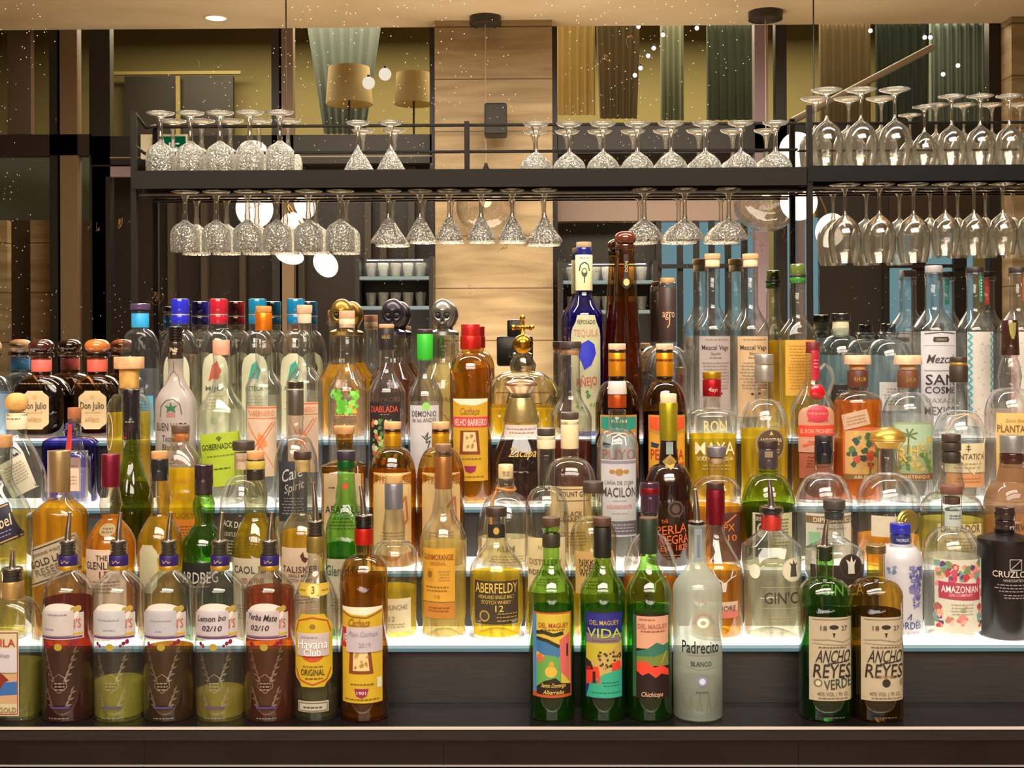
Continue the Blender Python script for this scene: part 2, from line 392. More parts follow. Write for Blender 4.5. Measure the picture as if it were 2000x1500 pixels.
        for it in lb['items']:
            t = it[0]
            if t == 't':
                _, st, yc, h, col = it[:5]; w_ = it[5] if len(it) > 5 else None; tx = it[6] if len(it) > 6 else 0; sh = it[7] if len(it) > 7 else 0; rr = it[8] if len(it) > 8 else 0
                vs_, fs, tw, y_0, y_1 = text_geo(st)
                if not vs_: continue
                sy = h/.70; sx = (w_/tw) if w_ else sy; c_, s_ = math.cos(R(rr)), math.sin(R(rr)); pts = []
                for x, y in vs_:
                    X, Y_ = x*sx+(y-.35)*sy*sh, (y-.35)*sy
                    pts.append((xo+tx+X*c_-Y_*s_, yc-(X*s_+Y_*c_)))
                vv = [let.verts.new(q) for q in place(pts, base+.0019, rot, pc)]; mi = slot(lm, col)
                for f in fs:
                    try: q = let.faces.new([vv[i] for i in f]); q.material_index = mi
                    except ValueError: pass
            elif t == 'b':                            # rows of fine print
                _, ya_, yb_, bw, col = it[:5]; bx = it[5] if len(it) > 5 else 0; rows = max(1, round((yb_-ya_)/6)); rnd = random.Random(int(ya_*7+cx))
                mi = slot(lm, col)
                for q in range(rows):
                    y = ya_+(q+.5)*(yb_-ya_)/rows; x = -bw*rnd.uniform(.7, 1)
                    while x < bw*.9:
                        L = rnd.uniform(3, 8); x2 = min(bw, x+L)
                        vv = [let.verts.new(p_) for p_ in place([(xo+bx+x, y-1.1), (xo+bx+x2, y-1.1), (xo+bx+x2, y+1.1), (xo+bx+x, y+1.1)], base+.0019, rot, pc)]
                        let.faces.new(vv).material_index = mi; x = x2+1.8
            elif t == 'p': poly([(xo+x, y) for x, y in it[1]], it[2], k); k += 1
            elif t == 'r':
                x0, ya_, x1, yb_ = it[1:5]; poly([(xo+x0, ya_), (xo+x1, ya_), (xo+x1, yb_), (xo+x0, yb_)], it[5], k); k += 1
            elif t == 'o':
                x, y, rx, ry = it[1:5]; poly([(xo+x+rx*math.cos(2*PI*i/18), y+ry*math.sin(2*PI*i/18)) for i in range(18)], it[5], k); k += 1
            elif t == 'spots':                        # (n, x0, y0, x1, y1, r, colours)
                _, n_, x0, ya_, x1, yb_, rr, cols = it; rnd = random.Random(int(cx+ya_))
                for q in range(n_):
                    x, y, r_ = rnd.uniform(x0, x1), rnd.uniform(ya_, yb_), rr*rnd.uniform(.6, 1.2); a0 = rnd.random()*6
                    poly([(xo+x+r_*(1+.25*math.sin(3*a0+i*2.3))*math.cos(2*PI*i/8), y+r_*(1+.3*math.sin(a0+i*1.7))*math.sin(2*PI*i/8)) for i in range(8)], cols[q % len(cols)], k % 12+2)
                    k += 1
            elif t == 'l':                            # line through points, width
                pts, wd, col = it[1], it[2], it[3]
                for (xa, ya_), (xb, yb_) in zip(pts, pts[1:]):
                    L = math.hypot(xb-xa, yb_-ya_) or 1; nx_, ny_ = -(yb_-ya_)/L*wd/2, (xb-xa)/L*wd/2
                    poly([(xo+xa+nx_, ya_+ny_), (xo+xb+nx_, yb_+ny_), (xo+xb-nx_, yb_-ny_), (xo+xa-nx_, ya_-ny_)], col, 14)
        for bm_, ms, nm_ in ((art, am, 'label_artwork'), (let, lm, 'lettering')):
            if len(bm_.faces): 
                bmesh.ops.recalc_face_normals(bm_, faces=bm_.faces[:]); from_bm(bm_, nm_, ms, host)
            else: bm_.free()
    if spout:                                        # (y of tip, lean px, y of collar, collar half width)
        yt, lean, yc, hw = spout; a, c = zz(yt), zz(yc); r = hw/s; mtl = paint('#b9b2ac', .22, 1)
        sp = lathe('pour_spout', [(c+.002, .0004), (c+.002, r*.8), (c+.0005, r), (c-.001, r), (c-.002, .0004)], mtl, root, 24, cap0=False, cap1=False)
        pts = [(0, 0, c), (lean*.15/s, 0, c+(a-c)*.35), (lean*.55/s, 0, c+(a-c)*.7), (lean/s, -.002, a)]
        tube('spout_tube', pts, [7/s, 5.5/s, 4.5/s, 3.2/s], mtl, sp, 12)
        q = lathe('spout_cork', [(c-.002, .0004)]+[x for i in range(4) for x in ((c-.002-.0055*i, N*.92/s), (c-.0045-.0055*i, N*.92/s), (c-.0048-.0055*i, N*.7/s), (c-.0073-.0055*i, N*.7/s))]+[(c-.0245, .0004)], paint('#1d1512', .4), sp, 20, cap0=False, cap1=False)
        tube('air_straw', [(.002, 0, c-.02), (.004, 0, c-.055)], .0017, mtl, sp, 8)
    if extra: extra(root, zz, s, surf)
    return root
# ---------------------------------------------------------------- the back bar: counter, steps, mirror
def wood(name, c0, c1, rough=.5, stretch=(2, 30, 60), scale=6.0, metal=0):
    m, nt, out = newmat(name)
    tc = N_(nt, 'ShaderNodeTexCoord'); mp = N_(nt, 'ShaderNodeMapping'); mp.inputs['Scale'].default_value = stretch
    nt.links.new(tc.outputs['Object'], mp.inputs[0])
    t = N_(nt, 'ShaderNodeTexNoise', i_Scale=scale, i_Detail=6.0); nt.links.new(mp.outputs[0], t.inputs['Vector'])
    r = N_(nt, 'ShaderNodeValToRGB'); r.color_ramp.elements[0].position = .3; r.color_ramp.elements[1].position = .7
    r.color_ramp.elements[0].color = (*lin(c0), 1); r.color_ramp.elements[1].color = (*lin(c1), 1); nt.links.new(t.outputs[0], r.inputs[0])
    p = N_(nt, 'ShaderNodeBsdfPrincipled'); p.inputs['Roughness'].default_value = rough; p.inputs['Metallic'].default_value = metal
    nt.links.new(r.outputs[0], p.inputs['Base Color']); b = N_(nt, 'ShaderNodeBump', i_Strength=.15, i_Distance=.001)
    nt.links.new(t.outputs[0], b.inputs['Height']); nt.links.new(b.outputs[0], p.inputs['Normal']); nt.links.new(p.outputs[0], out.inputs[0]); return m
DARKWOOD = wood('dark_veneer', '#211d1d', '#2d2827', .45)
COUNTER = wood('bar_top', '#130f10', '#1f191a', .16)
METAL = wood('cabinet_steel', '#120d0c', '#1e1714', .28, (1, 1, 1), 9, .4)
def stone(name, base, dark, light, courses=.0, sc=1.0):
    m, nt, out = newmat(name)
    tc = N_(nt, 'ShaderNodeTexCoord'); mp = N_(nt, 'ShaderNodeMapping'); mp.inputs['Scale'].default_value = (.5*sc, .5*sc, 4*sc)
    nt.links.new(tc.outputs['Object'], mp.inputs[0])
    t = N_(nt, 'ShaderNodeTexNoise', i_Scale=2.4, i_Detail=8.0); t.inputs['Distortion'].default_value = .6; nt.links.new(mp.outputs[0], t.inputs['Vector'])
    r = N_(nt, 'ShaderNodeValToRGB'); e = r.color_ramp.elements; e[0].position = .3; e[1].position = .7; e[0].color = (*lin(dark), 1); e[1].color = (*lin(light), 1)
    q = e.new(.5); q.color = (*lin(base), 1); nt.links.new(t.outputs[0], r.inputs[0])
    p = N_(nt, 'ShaderNodeBsdfPrincipled'); p.inputs['Roughness'].default_value = .55
    last = r.outputs[0]
    if courses:
        sx = N_(nt, 'ShaderNodeSeparateXYZ'); nt.links.new(tc.outputs['Object'], sx.inputs[0])
        md = N_(nt, 'ShaderNodeMath', operation='PINGPONG'); md.inputs[1].default_value = courses/2; nt.links.new(sx.outputs[2], md.inputs[0])
        lt = N_(nt, 'ShaderNodeMath', operation='LESS_THAN'); lt.inputs[1].default_value = .006; nt.links.new(md.outputs[0], lt.inputs[0])
        mx = N_(nt, 'ShaderNodeMix', data_type='RGBA'); nt.links.new(lt.outputs[0], mx.inputs[0]); nt.links.new(last, mx.inputs[6]); mx.inputs[7].default_value = (*lin('#5a4428'), 1); last = mx.outputs[2]
    nt.links.new(last, p.inputs['Base Color']); nt.links.new(p.outputs[0], out.inputs[0]); return m
TRAV = stone('travertine', '#96805e', '#7f694a', '#a8926f', .50)
PLASTER = stone('ceiling_plaster', '#cdb691', '#c0a782', '#d6c2a0', 0, .5)

XL, XR = -1.35, 1.35
def tierbox(name, y0, y1, z0, z1, mat, kind='structure', parent=None): return box(name, (XL, y0, z0), (XR, y1, z1), mat, parent, 0, kind)
# counter and cabinet below
ctr = empty('bar_counter', (0, TE[0], TZ[0]-.02), 'dark polished back-bar counter with bright front edge under the front bottles', 'counter')
for nm, a, b, m in (('counter_top', (XL, TE[0], TZ[0]-.022), (XR, TE[1]+.02, TZ[0]), COUNTER),
                    ('edge_strip', (XL, TE[0]-.0035, TZ[0]-.004), (XR, TE[0]-.0002, TZ[0]-.0002), paint('#cfc8c4', .3, .3))):
    o = box(nm, a, b, m, None, .0); o.parent = ctr; o.matrix_parent_inverse = Matrix.Translation(-Vector(ctr.location))
def cab(name, x0, x1, label):
    e = empty(name, (x0+.3, -.02, TZ[0]-.9), label, 'cabinet')
    inv = Matrix.Translation(-Vector(e.location))
    def add(nm, a, b, m, bev=0):
        o = box(nm, a, b, m, None, bev); o.parent = e; o.matrix_parent_inverse = inv; return o
    add('carcass', (x0, -.02, TZ[0]-.9), (x1, .17, TZ[0]-.0225), METAL)
    add('fascia', (x0, -.046, TZ[0]-.0655), (x1, -.0205, TZ[0]-.024), METAL)
    add('trim_strip', (x0, -.0495, TZ[0]-.0655), (x1, -.0465, TZ[0]-.0635), paint('#b0a8a4', .35, .3))
    xm = (x0+x1)/2
    for a, b in ((x0+.003, xm-.002), (xm+.002, x1-.003)):
        d = add('door', (a, -.046, TZ[0]-.88), (b, -.0205, TZ[0]-.070), paint('#2a1f1c', .25, .5), .001)
        q = box('door_frame', (a+.001, -.0485, TZ[0]-.076), (b-.001, -.0465, TZ[0]-.0725), paint('#5b5350', .3, .8)); q.parent = d; 
xs = [-1.35, P(280, 1490, -.05).x, P(866, 1490, -.05).x+.0, P(1560, 1490, -.05).x, 1.35]
cab('base_cabinet', xs[0], xs[1], 'dark steel base cabinet at the far left under the fruit gin bottles')
cab('base_cabinet', xs[1]+.0005, xs[2], 'dark steel base cabinet below the yellow-labelled rum and the red-collared amber bottle')
cab('base_cabinet', xs[2]+.0005, xs[3], 'dark steel base cabinet in the middle below the three green wine-shaped bottles')
cab('base_cabinet', xs[3]+.0005, xs[4], 'dark steel base cabinet at the far right below the pair of cream-labelled bottles')
o = box('paper_note', (P(362, 1490, -.05).x, -.0496, TZ[0]-.098), (P(440, 1490, -.05).x, -.0488, TZ[0]-.0745), paper('#cfc6b8')); tag(o, 'small pale paper note stuck on a cabinet door at the bottom left', 'note')
# four stepped light boxes
def light_top(s):
    m, nt, out = newmat('backlit_glass')
    e = N_(nt, 'ShaderNodeEmission'); e.inputs[0].default_value = (*lin('#fff6e8'), 1); e.inputs[1].default_value = s
    g = N_(nt, 'ShaderNodeBsdfGlossy'); g.inputs[0].default_value = (.5, .5, .5, 1); g.inputs[1].default_value = .08
    fr = N_(nt, 'ShaderNodeFresnel', i_IOR=1.45); mx = N_(nt, 'ShaderNodeMixShader'); nt.links.new(fr.outputs[0], mx.inputs[0])
    nt.links.new(e.outputs[0], mx.inputs[1]); nt.links.new(g.outputs[0], mx.inputs[2]); nt.links.new(mx.outputs[0], out.inputs[0]); return m
LT = light_top(3.6); LE = glow('#cfe3e2', .62); LEB = glow('#8fb7bd', .45)
for i in range(1, 5):
    ye = TE[i]; yb = TE[i+1]+.02 if i < 4 else MIR
    e = empty('lit_step', (0, ye, TZ[i-1]), ['', 'lowest of four backlit glass steps, its dark riser behind the front row of bottles', 'second lowest of four backlit glass steps, carrying the bottle lettered in orange',
              'third of four backlit glass steps, carrying the red-capped amber bottle', 'topmost backlit glass step against the mirror, carrying the skull-stoppered bottles'][i], 'shelf', 'backlit bar steps')
    inv = Matrix.Translation(-Vector(e.location))
    for nm, a, b, m in (('riser', (XL, ye+.012, TZ[i-1]+.0003), (XR, yb-.0205 if i < 4 else yb-.001, TZ[i]-.0125), DARKWOOD),
                        ('lower_glass_edge', (XL, ye+.0004, TZ[i]-.012), (XR, yb-.001, TZ[i]-.0065), LEB),
                        ('glass_top', (XL, ye, TZ[i]-.006), (XR, yb-.001, TZ[i]), LT),
                        ('glass_edge', (XL, ye-.0006, TZ[i]-.0058), (XR, ye-.0001, TZ[i]-.001), LE)):
        o = box(nm, a, b, m); o.parent = e; o.matrix_parent_inverse = inv
# mirror with age marks
m, nt, out = newmat('aged_mirror')
g = N_(nt, 'ShaderNodeBsdfGlossy'); g.inputs[0].default_value = (.86, .83, .76, 1); g.inputs[1].default_value = 0.0
tc = N_(nt, 'ShaderNodeTexCoord')
sp = N_(nt, 'ShaderNodeTexVoronoi', i_Scale=95.0); nt.links.new(tc.outputs['Object'], sp.inputs['Vector'])
lt = N_(nt, 'ShaderNodeMath', operation='LESS_THAN'); lt.inputs[1].default_value = .10; nt.links.new(sp.outputs['Distance'], lt.inputs[0])
n1 = N_(nt, 'ShaderNodeTexNoise', i_Scale=2.5); nt.links.new(tc.outputs['Object'], n1.inputs['Vector'])
gt = N_(nt, 'ShaderNodeMath', operation='GREATER_THAN'); gt.inputs[1].default_value = .5; nt.links.new(n1.outputs[0], gt.inputs[0])
ml = N_(nt, 'ShaderNodeMath', operation='MULTIPLY'); nt.links.new(lt.outputs[0], ml.inputs[0]); nt.links.new(gt.outputs[0], ml.inputs[1])
ml2 = N_(nt, 'ShaderNodeMath', operation='MULTIPLY'); ml2.inputs[1].default_value = .34; nt.links.new(ml.outputs[0], ml2.inputs[0])
df = N_(nt, 'ShaderNodeBsdfDiffuse'); df.inputs[0].default_value = (.8, .74, .62, 1)
m1 = N_(nt, 'ShaderNodeMixShader'); nt.links.new(ml2.outputs[0], m1.inputs[0]); nt.links.new(g.outputs[0], m1.inputs[1]); nt.links.new(df.outputs[0], m1.inputs[2])
# brown desilvered veins
n2 = N_(nt, 'ShaderNodeTexNoise', i_Scale=14.0, i_Detail=5.0); n2.inputs['Distortion'].default_value = 1.2; nt.links.new(tc.outputs['Object'], n2.inputs['Vector'])
sb = N_(nt, 'ShaderNodeMath', operation='SUBTRACT'); sb.inputs[1].default_value = .5; nt.links.new(n2.outputs[0], sb.inputs[0])
ab = N_(nt, 'ShaderNodeMath', operation='ABSOLUTE'); nt.links.new(sb.outputs[0], ab.inputs[0])
l2 = N_(nt, 'ShaderNodeMath', operation='LESS_THAN'); l2.inputs[1].default_value = .006; nt.links.new(ab.outputs[0], l2.inputs[0])
n3 = N_(nt, 'ShaderNodeTexNoise', i_Scale=7.0); nt.links.new(tc.outputs['Object'], n3.inputs['Vector'])
g3 = N_(nt, 'ShaderNodeMath', operation='GREATER_THAN'); g3.inputs[1].default_value = .64; nt.links.new(n3.outputs[0], g3.inputs[0])
m3 = N_(nt, 'ShaderNodeMath', operation='MULTIPLY'); nt.links.new(l2.outputs[0], m3.inputs[0]); nt.links.new(g3.outputs[0], m3.inputs[1])
m4 = N_(nt, 'ShaderNodeMath', operation='MULTIPLY'); m4.inputs[1].default_value = .7; nt.links.new(m3.outputs[0], m4.inputs[0])
d2 = N_(nt, 'ShaderNodeBsdfDiffuse'); d2.inputs[0].default_value = (.16, .08, .03, 1)
m5 = N_(nt, 'ShaderNodeMixShader'); nt.links.new(m4.outputs[0], m5.inputs[0]); nt.links.new(m1.outputs[0], m5.inputs[1]); nt.links.new(d2.outputs[0], m5.inputs[2])
nt.links.new(m5.outputs[0], out.inputs[0])
box('wall_mirror', (XL-.1, MIR, TZ[0]-.9), (XR+.1, MIR+.012, 1.25), m, kind='structure')
box('wall_behind_bar', (-6.5, MIR+.013, -1.51), (6.5, MIR+.15, 3.3), paint('#8a775a', .8), kind='structure')

# ---------------------------------------------------------------- the room the mirror shows
FL = -1.51
def MB(name, px0, py0, px1, py1, D, th, mat, parent=None, kind=None, bev=0):
    a = MP(px0, py1, D); b = MP(px1, py0, D)
    return box(name, (a.x, min(a.y, b.y)-th, a.z), (b.x, max(a.y, b.y), b.z), mat, parent, bev, kind)
DW = 12.0
yW = MP(1000, 700, DW).y
CZ = MP(1000, 52, DW).z
box('floor', (-7, yW-5, FL-.05), (7, MIR, FL), paint('#8b7355', .5), kind='structure')
box('ceiling', (-7, yW, CZ), (7, MIR, CZ+.05), PLASTER, kind='structure')
box('wall_left', (-7.1, yW-5, FL), (-7, MIR, CZ+1), paint('#7d6a4c', .8), kind='structure')
box('wall_right', (7, yW-5, FL), (7.1, MIR, CZ+1), paint('#7d6a4c', .8), kind='structure')
yB = yW-3.4
box('wall_far', (-7, yB-.1, FL), (7, yB, CZ+1), paint('#81764a', .8), kind='structure')
box('ceiling_far', (-7, yB, CZ+.9), (7, yW-.05, CZ+.95), paint('#b0a070', .8), kind='structure')
FR = paint('#1c1712', .45); BR = paint('#6d583f', .5); LI = paint('#8a7780', .5)
k = [0]
def FRAME(px0, py0, px1, py1, mat=None, th=.12, D=DW):
    k[0] += 1
    o = MB('trim_%d' % k[0], px0, py0, px1, py1, D, th, mat or FR, kind='structure'); return o
BOT = 1170
# posts of the window wall
for px0, px1, mt in ((-160, -60, BR), (100, 116, FR), (116, 150, BR), (178, 214, FR), (534, 549, FR), (549, 572, BR), (843, 853, FR), (1078, 1088, FR), (1478, 1500, LI), (1519, 1536, FR), (1936, 1980, FR)):
    FRAME(px0, 40, px1, BOT, mt)
# column
MB('column', 853, 20, 1078, BOT, DW-.25, .5, TRAV, kind='structure')
for px0, px1 in ((1980, 2230), (-420, -160)):
    MB('column', px0, 20, px1, BOT, DW-.25, .5, TRAV, kind='structure')
# transom across, upper edge at 250 (left) / 235 (right)
FRAME(-160, 262, 178, 305, paint('#221b14', .5), .14); FRAME(178, 262, 843, 322, paint('#1e1913', .5), .14); FRAME(1088, 238, 1936, 300, paint('#1d1813', .5), .14)
FRAME(214, 303, 843, 309, paint('#8f7f60', .4), .2)  # pale strip painted in for bars of reflected light
# lower left: dark panelling with pale stone strips
MB('wall_panelling', 214, 322, 843, BOT, DW+.5, .1, wood('panelling', '#1a130d', '#2a2017', .4, (30, 2, 2), 4), kind='structure')
for px0, px1, c in ((-60, 14, '#7c6545'), (62, 100, '#8a6f4a')): MB('wall_pier', px0, 430, px1, BOT, DW+.3, .1, TRAV, kind='structure')
MB('wall_dado', -160, 430, 178, BOT, DW+.6, .1, paint('#4a3826', .6), kind='structure')
MB('wall_dado', -160, 305, 178, 430, DW+1.2, .1, paint('#7d8a86', .6), kind='structure')
FRAME(183, 325, 206, BOT, LI); FRAME(206, 325, 254, 345, LI, .05)
for px in (330, 395, 470, 540, 585, 715, 745, 800): FRAME(px, 325, px+9, BOT, paint('#3d3326', .4), .1, DW+.35)
# upper left rooms seen through the glass
def fur(name, label, cat, px0, py0, px1, py1, D, th, mat, grp=None):
    o = MB(name, px0, py0, px1, py1, D, th, mat); return tag(o, label, cat, grp)
DARKP = paint('#262019', .5)
e = MB('door_1', 244, 148, 455, 420, 15.1, .08, DARKP, kind='structure')
MB('door_mullion', 344, 148, 351, 420, 15.0, .04, paint('#8c7c40', .5), e).matrix_parent_inverse = Matrix()
MB('trim_far', 214, 138, 470, 146, 15.1, .05, paint('#a59655', .5), kind='structure')
MB('wall_stair', 15, 50, 60, 262, 14.2, .1, paint('#5d4a3e', .6), kind='structure')
# curtains with folds
def curtain(px0, px1, py0, py1, D, col, label, waves=7, taper=0):
    a = MP(px0, py1, D); b = MP(px1, py0, D); bm = bmesh.new(); n = waves*8; rows = []
    for j in range(9):
        z = a.z+(b.z-a.z)*j/8; sh = taper*(1-j/8)
        rows.append([bm.verts.new((a.x+(b.x-a.x)*(i/n*(1-sh)+sh*.5), a.y+.022*math.sin(2*PI*waves*i/n)*(1+.2*math.sin(j)), z)) for i in range(n+1)])
    for r0, r1 in zip(rows, rows[1:]):
        for i in range(n): bm.faces.new((r0[i], r0[i+1], r1[i+1], r1[i]))
    return tag(from_bm(bm, 'curtain', paint(col, .8, 0, 0, .2), None, True), label, 'curtain')
curtain(600, 745, 45, 262, 13.7, '#4c5450', 'dark grey-green curtain in the mirror above the two cone glasses', 7, .45)
curtain(1088, 1162, 45, 225, 12.6, '#a8905a', 'yellow curtain in the mirror just right of the stone column', 5)
curtain(1165, 1250, 45, 232, 12.8, '#5c4e38', 'brown curtain in the mirror right of the yellow one', 6, .15)
curtain(1380, 1478, 45, 235, 13.0, '#474e40', 'dark green curtain in the mirror left of the right-hand pendant cord', 6)
curtain(1290, 1335, 45, 235, 13.4, '#5f624e', 'narrow olive curtain in the mirror between brown and dark green ones', 4)
curtain(1600, 1700, 45, 240, 13.0, '#6e5f44', 'ochre curtain in the mirror above the large wine glasses', 6)
curtain(1710, 1812, 45, 240, 12.8, '#3a443c', 'blackish green curtain in the mirror right of the ochre one', 6)
curtain(1815, 1932, 45, 240, 13.2, '#78867e', 'pale grey-green curtain in the mirror near its right edge', 7)
# shaded lamps
def shade_lamp(px, py0, py1, hw0, hw1, D, label):
    c = MP(px, (py0+py1)/2, D); s = F/D; top = MP(px, py0, D).z; bot = MP(px, py1, D).z
    e = empty('table_lamp', (c.x, c.y, bot-.5), label, 'lamp', 'shaded lamps in the mirror'); h0 = top-e.location.z; h1 = bot-e.location.z
    lathe('lamp_shade', [(h0, hw0/s), (h1, hw1/s), (h1, hw1/s-.01), (h0, hw0/s-.01), (h0, hw0/s)], paint('#b5a273', .7, 0, 0, .3), e, 28, cap0=False, cap1=False)
    lathe('lamp_stem', [(h1+.1, .012), (.05, .012), (.03, .1), (0, .11)], FR, e, 14)
shade_lamp(682, 132, 204, 40, 46, 13.0, 'wide drum-shaded lamp in the mirror above the cone glasses')
shade_lamp(808, 144, 204, 34, 38, 12.9, 'smaller drum-shaded lamp in the mirror beside the stone column')
for px, py in ((752, 145), (720, 162)):
    c = MP(px, py, 12.6); 
    e = empty('globe_bulb', (c.x, c.y, c.z-.07), 'small white globe bulb in the mirror between the two drum shades, the %s one' % ('upper' if py < 150 else 'lower'), 'light bulb', 'globe bulbs')
    lathe('bulb_glass', [(.07+.065*math.cos(t), max(.0005, .065*math.sin(t))) for t in [PI*i/12 for i in range(13)]], glow('#fff4e4', 1.0), e, 18, cap0=False, cap1=False)
    lathe('bulb_cap', [(.15, .02), (.13, .025)], FR, e, 12)
# speaker on the column
sp_ = empty('wall_speaker', tuple(MP(968, 264, DW-.4)), 'black wall speaker hanging on the stone column in the mirror', 'speaker')
c0 = Vector(sp_.location); inv = Matrix.Translation(-c0)
o = MB('speaker_cabinet', 946, 200, 990, 264, DW-.6, .2, paint('#14110f', .5), bev=.02); o.parent = sp_; o.matrix_parent_inverse = inv
o = MB('speaker_grille', 950, 205, 986, 259, DW-.63, .015, paint('#242120', .7, 0, .4)); o.parent = sp_; o.matrix_parent_inverse = inv
# exit sign behind the goblets
sg = empty('exit_sign', tuple(MP(320, 310, 11.7)), 'green and white emergency exit sign in the mirror behind the upturned goblets', 'sign')
inv = Matrix.Translation(-Vector(sg.location))
o = MB('sign_housing', 275, 262, 366, 310, 11.7, .06, paint('#c9c2a8', .5)); o.parent = sg; o.matrix_parent_inverse = inv
o = MB('sign_face', 298, 266, 362, 303, 11.68, .01, glow('#0d6b3f', .6)); o.parent = sg; o.matrix_parent_inverse = inv
bm = bmesh.new()
def sq(px0, py0, px1, py1):
    a = MP(px0, py1, 11.66); b = MP(px1, py0, 11.66); box_bm(bm, (a.x, a.y-.004, a.z), (b.x, a.y, b.z))
for q in ((308, 272, 320, 298), (336, 272, 341, 277), (330, 278, 340, 287), (326, 287, 332, 297), (338, 287, 346, 291), (344, 291, 347, 298), (340, 279, 350, 282)): sq(*q)
o = from_bm(bm, 'running_figure', glow('#e9efe2', .8)); o.parent = sg; o.matrix_parent_inverse = inv
# right: pale band, daylight windows with bars
MB('wall_cornice', 1088, 385, 1480, 432, DW+.3, .2, paint('#9b8578', .6), kind='structure')
MB('wall_recess', 1088, 300, 1480, 385, DW+.5, .1, paint('#3a3027', .6), kind='structure')
MB('wall_alcove', 1088, 432, 1288, BOT, DW+.6, .1, paint('#2e2822', .5), kind='structure')
DAY = glow('#8ab8c8', .62)
MB('window_1', 1288, 432, 1480, BOT, DW+.5, .03, DAY, kind='structure')
for px in (1284, 1326, 1358, 1388, 1420, 1452): FRAME(px, 432, px+8, BOT, FR, .06, DW+.3)
FRAME(1288, 515, 1480, 524, FR, .05, DW+.25)
MB('window_2', 1536, 425, 1600, BOT, DW+.5, .03, DAY, kind='structure'); FRAME(1560, 425, 1572, BOT, LI, .06, DW+.3)
MB('wall_bay', 1600, 300, 1736, BOT, DW+.5, .1, paint('#2a231c', .5), kind='structure')
MB('window_3', 1736, 455, 1900, BOT, DW+.5, .03, DAY, kind='structure')
for px in (1728, 1786, 1866): FRAME(px, 430, px+(22 if px > 1728 else 9), BOT, FR, .06, DW+.3)
FRAME(1736, 516, 1880, 523, FR, .05, DW+.25)
MB('wall_bay', 1736, 300, 1936, 455, DW+.5, .1, paint('#3b2d20', .5), kind='structure')
# pale slanting strut and the string of small lamps
a_, b_ = MP(1548, 236, 12.3), MP(1822, 92, 12.3)
o = tube('trim_strut', [tuple(a_), tuple(b_)], .035, paint('#a89a88', .5)); o['kind'] = 'structure'
SL = [(1247, 52), (1295, 68), (1277, 94), (1266, 109), (1251, 133), (1240, 147), (1361, 55), (1806, 73), (1817, 73), (1871, 128), (1842, 145), (1700, 60)]
for i, (px, py) in enumerate(SL):
    c = MP(px, py, 12.5); e = empty('string_light', tuple(c), 'tiny round lamp of a string in the mirror, %s' % ('above the coupes' if px < 1400 else 'above the tall wine glasses'), 'light bulb', 'string lamps above the coupes' if px < 1400 else 'string lamps above the wine glasses')
    lathe('bulb', [(.022*math.cos(t), max(.0005, .022*math.sin(t))) for t in [PI*j/8 for j in range(9)]], glow('#ffffff', 2.2), e, 10, cap0=False, cap1=False)
    lathe('lamp_holder', [(.045, .004), (.04, .008), (.02, .008)], FR, e, 8)
# ceiling fittings
def canopy_lamp(px, pyc, hwc, gx, gy, gr, gcol, label, opal=False, cord=True):
    c = MP(px, pyc, 1)                            # find the ceiling point on this line of sight
    d = ray(px, pyc); D = CZ/(d.z/d.y)
    c = MP(px, pyc, D); s = F/D
    e = empty('pendant_lamp', (c.x, c.y, CZ), label, 'pendant lamp', 'pendant lamps in the mirror')
    lathe('canopy', [(0, .0005), (0, hwc/s), (-.075, hwc/s), (-.078, hwc/s-.006), (-.07, hwc/s-.01), (-.07, .0005)], paint('#2c2723', .4), e, 32, cap0=False, cap1=False)
    zt = MP(gx, gy-gr, D).z-CZ; zb_ = MP(gx, gy+gr, D).z-CZ; r = (zt-zb_)/2; zc = (zt+zb_)/2; xo = MP(gx, gy, D).x-c.x
    tube('cord', [(0, 0, -.06), (0, 0, zt+.04)], .006, paint('#b09a78', .6), e, 8)
    lathe('socket', [(zt+.12, .012), (zt+.09, .02), (zt+.03, .05), (zt-.02, .09), (zt-.03, .09)], paint('#241f1b', .4), e, 20)
    lathe('globe', [(zc+r*math.cos(t), r*math.sin(t)) for t in [.28+(PI-.28)*i/20 for i in range(20)]]+[(zc-r, .001)], glow('#fff2e0', .9) if opal else glass('#e9ddcc', 0, .5, .45, .10, 1.6), e, 32, cap0=False, cap1=False)
    lathe('bulb', [(zc+.05*math.cos(t)+.05, max(.001, .05*math.sin(t))) for t in [PI*i/10 for i in range(11)]], glow('#ffe0b0', 3.0), e, 14, cap0=False, cap1=False)
canopy_lamp(948, 33, 31, 940, 405, 62, None, 'clear glass globe pendant in the mirror hanging in front of the stone column')
canopy_lamp(1495, 23, 33, 1500, 385, 68, None, 'clear glass globe pendant in the mirror behind the right-hand coupes')
d = ray(422, 35); D = CZ/(d.z/d.y); c = MP(422, 35, D)
e = empty('downlight', (c.x, c.y, CZ), 'round recessed ceiling downlight in the mirror at top left', 'ceiling light')
lathe('lamp_lens', [(-.004, .0005), (-.004, .095), (-.001, .095)], glow('#fff6ea', 2.0), e, 28); lathe('trim_ring', [(-.001, .096), (-.006, .1), (-.006, .115), (-.001, .118)], paint('#cdb795', .4), e, 28, cap0=False, cap1=False)
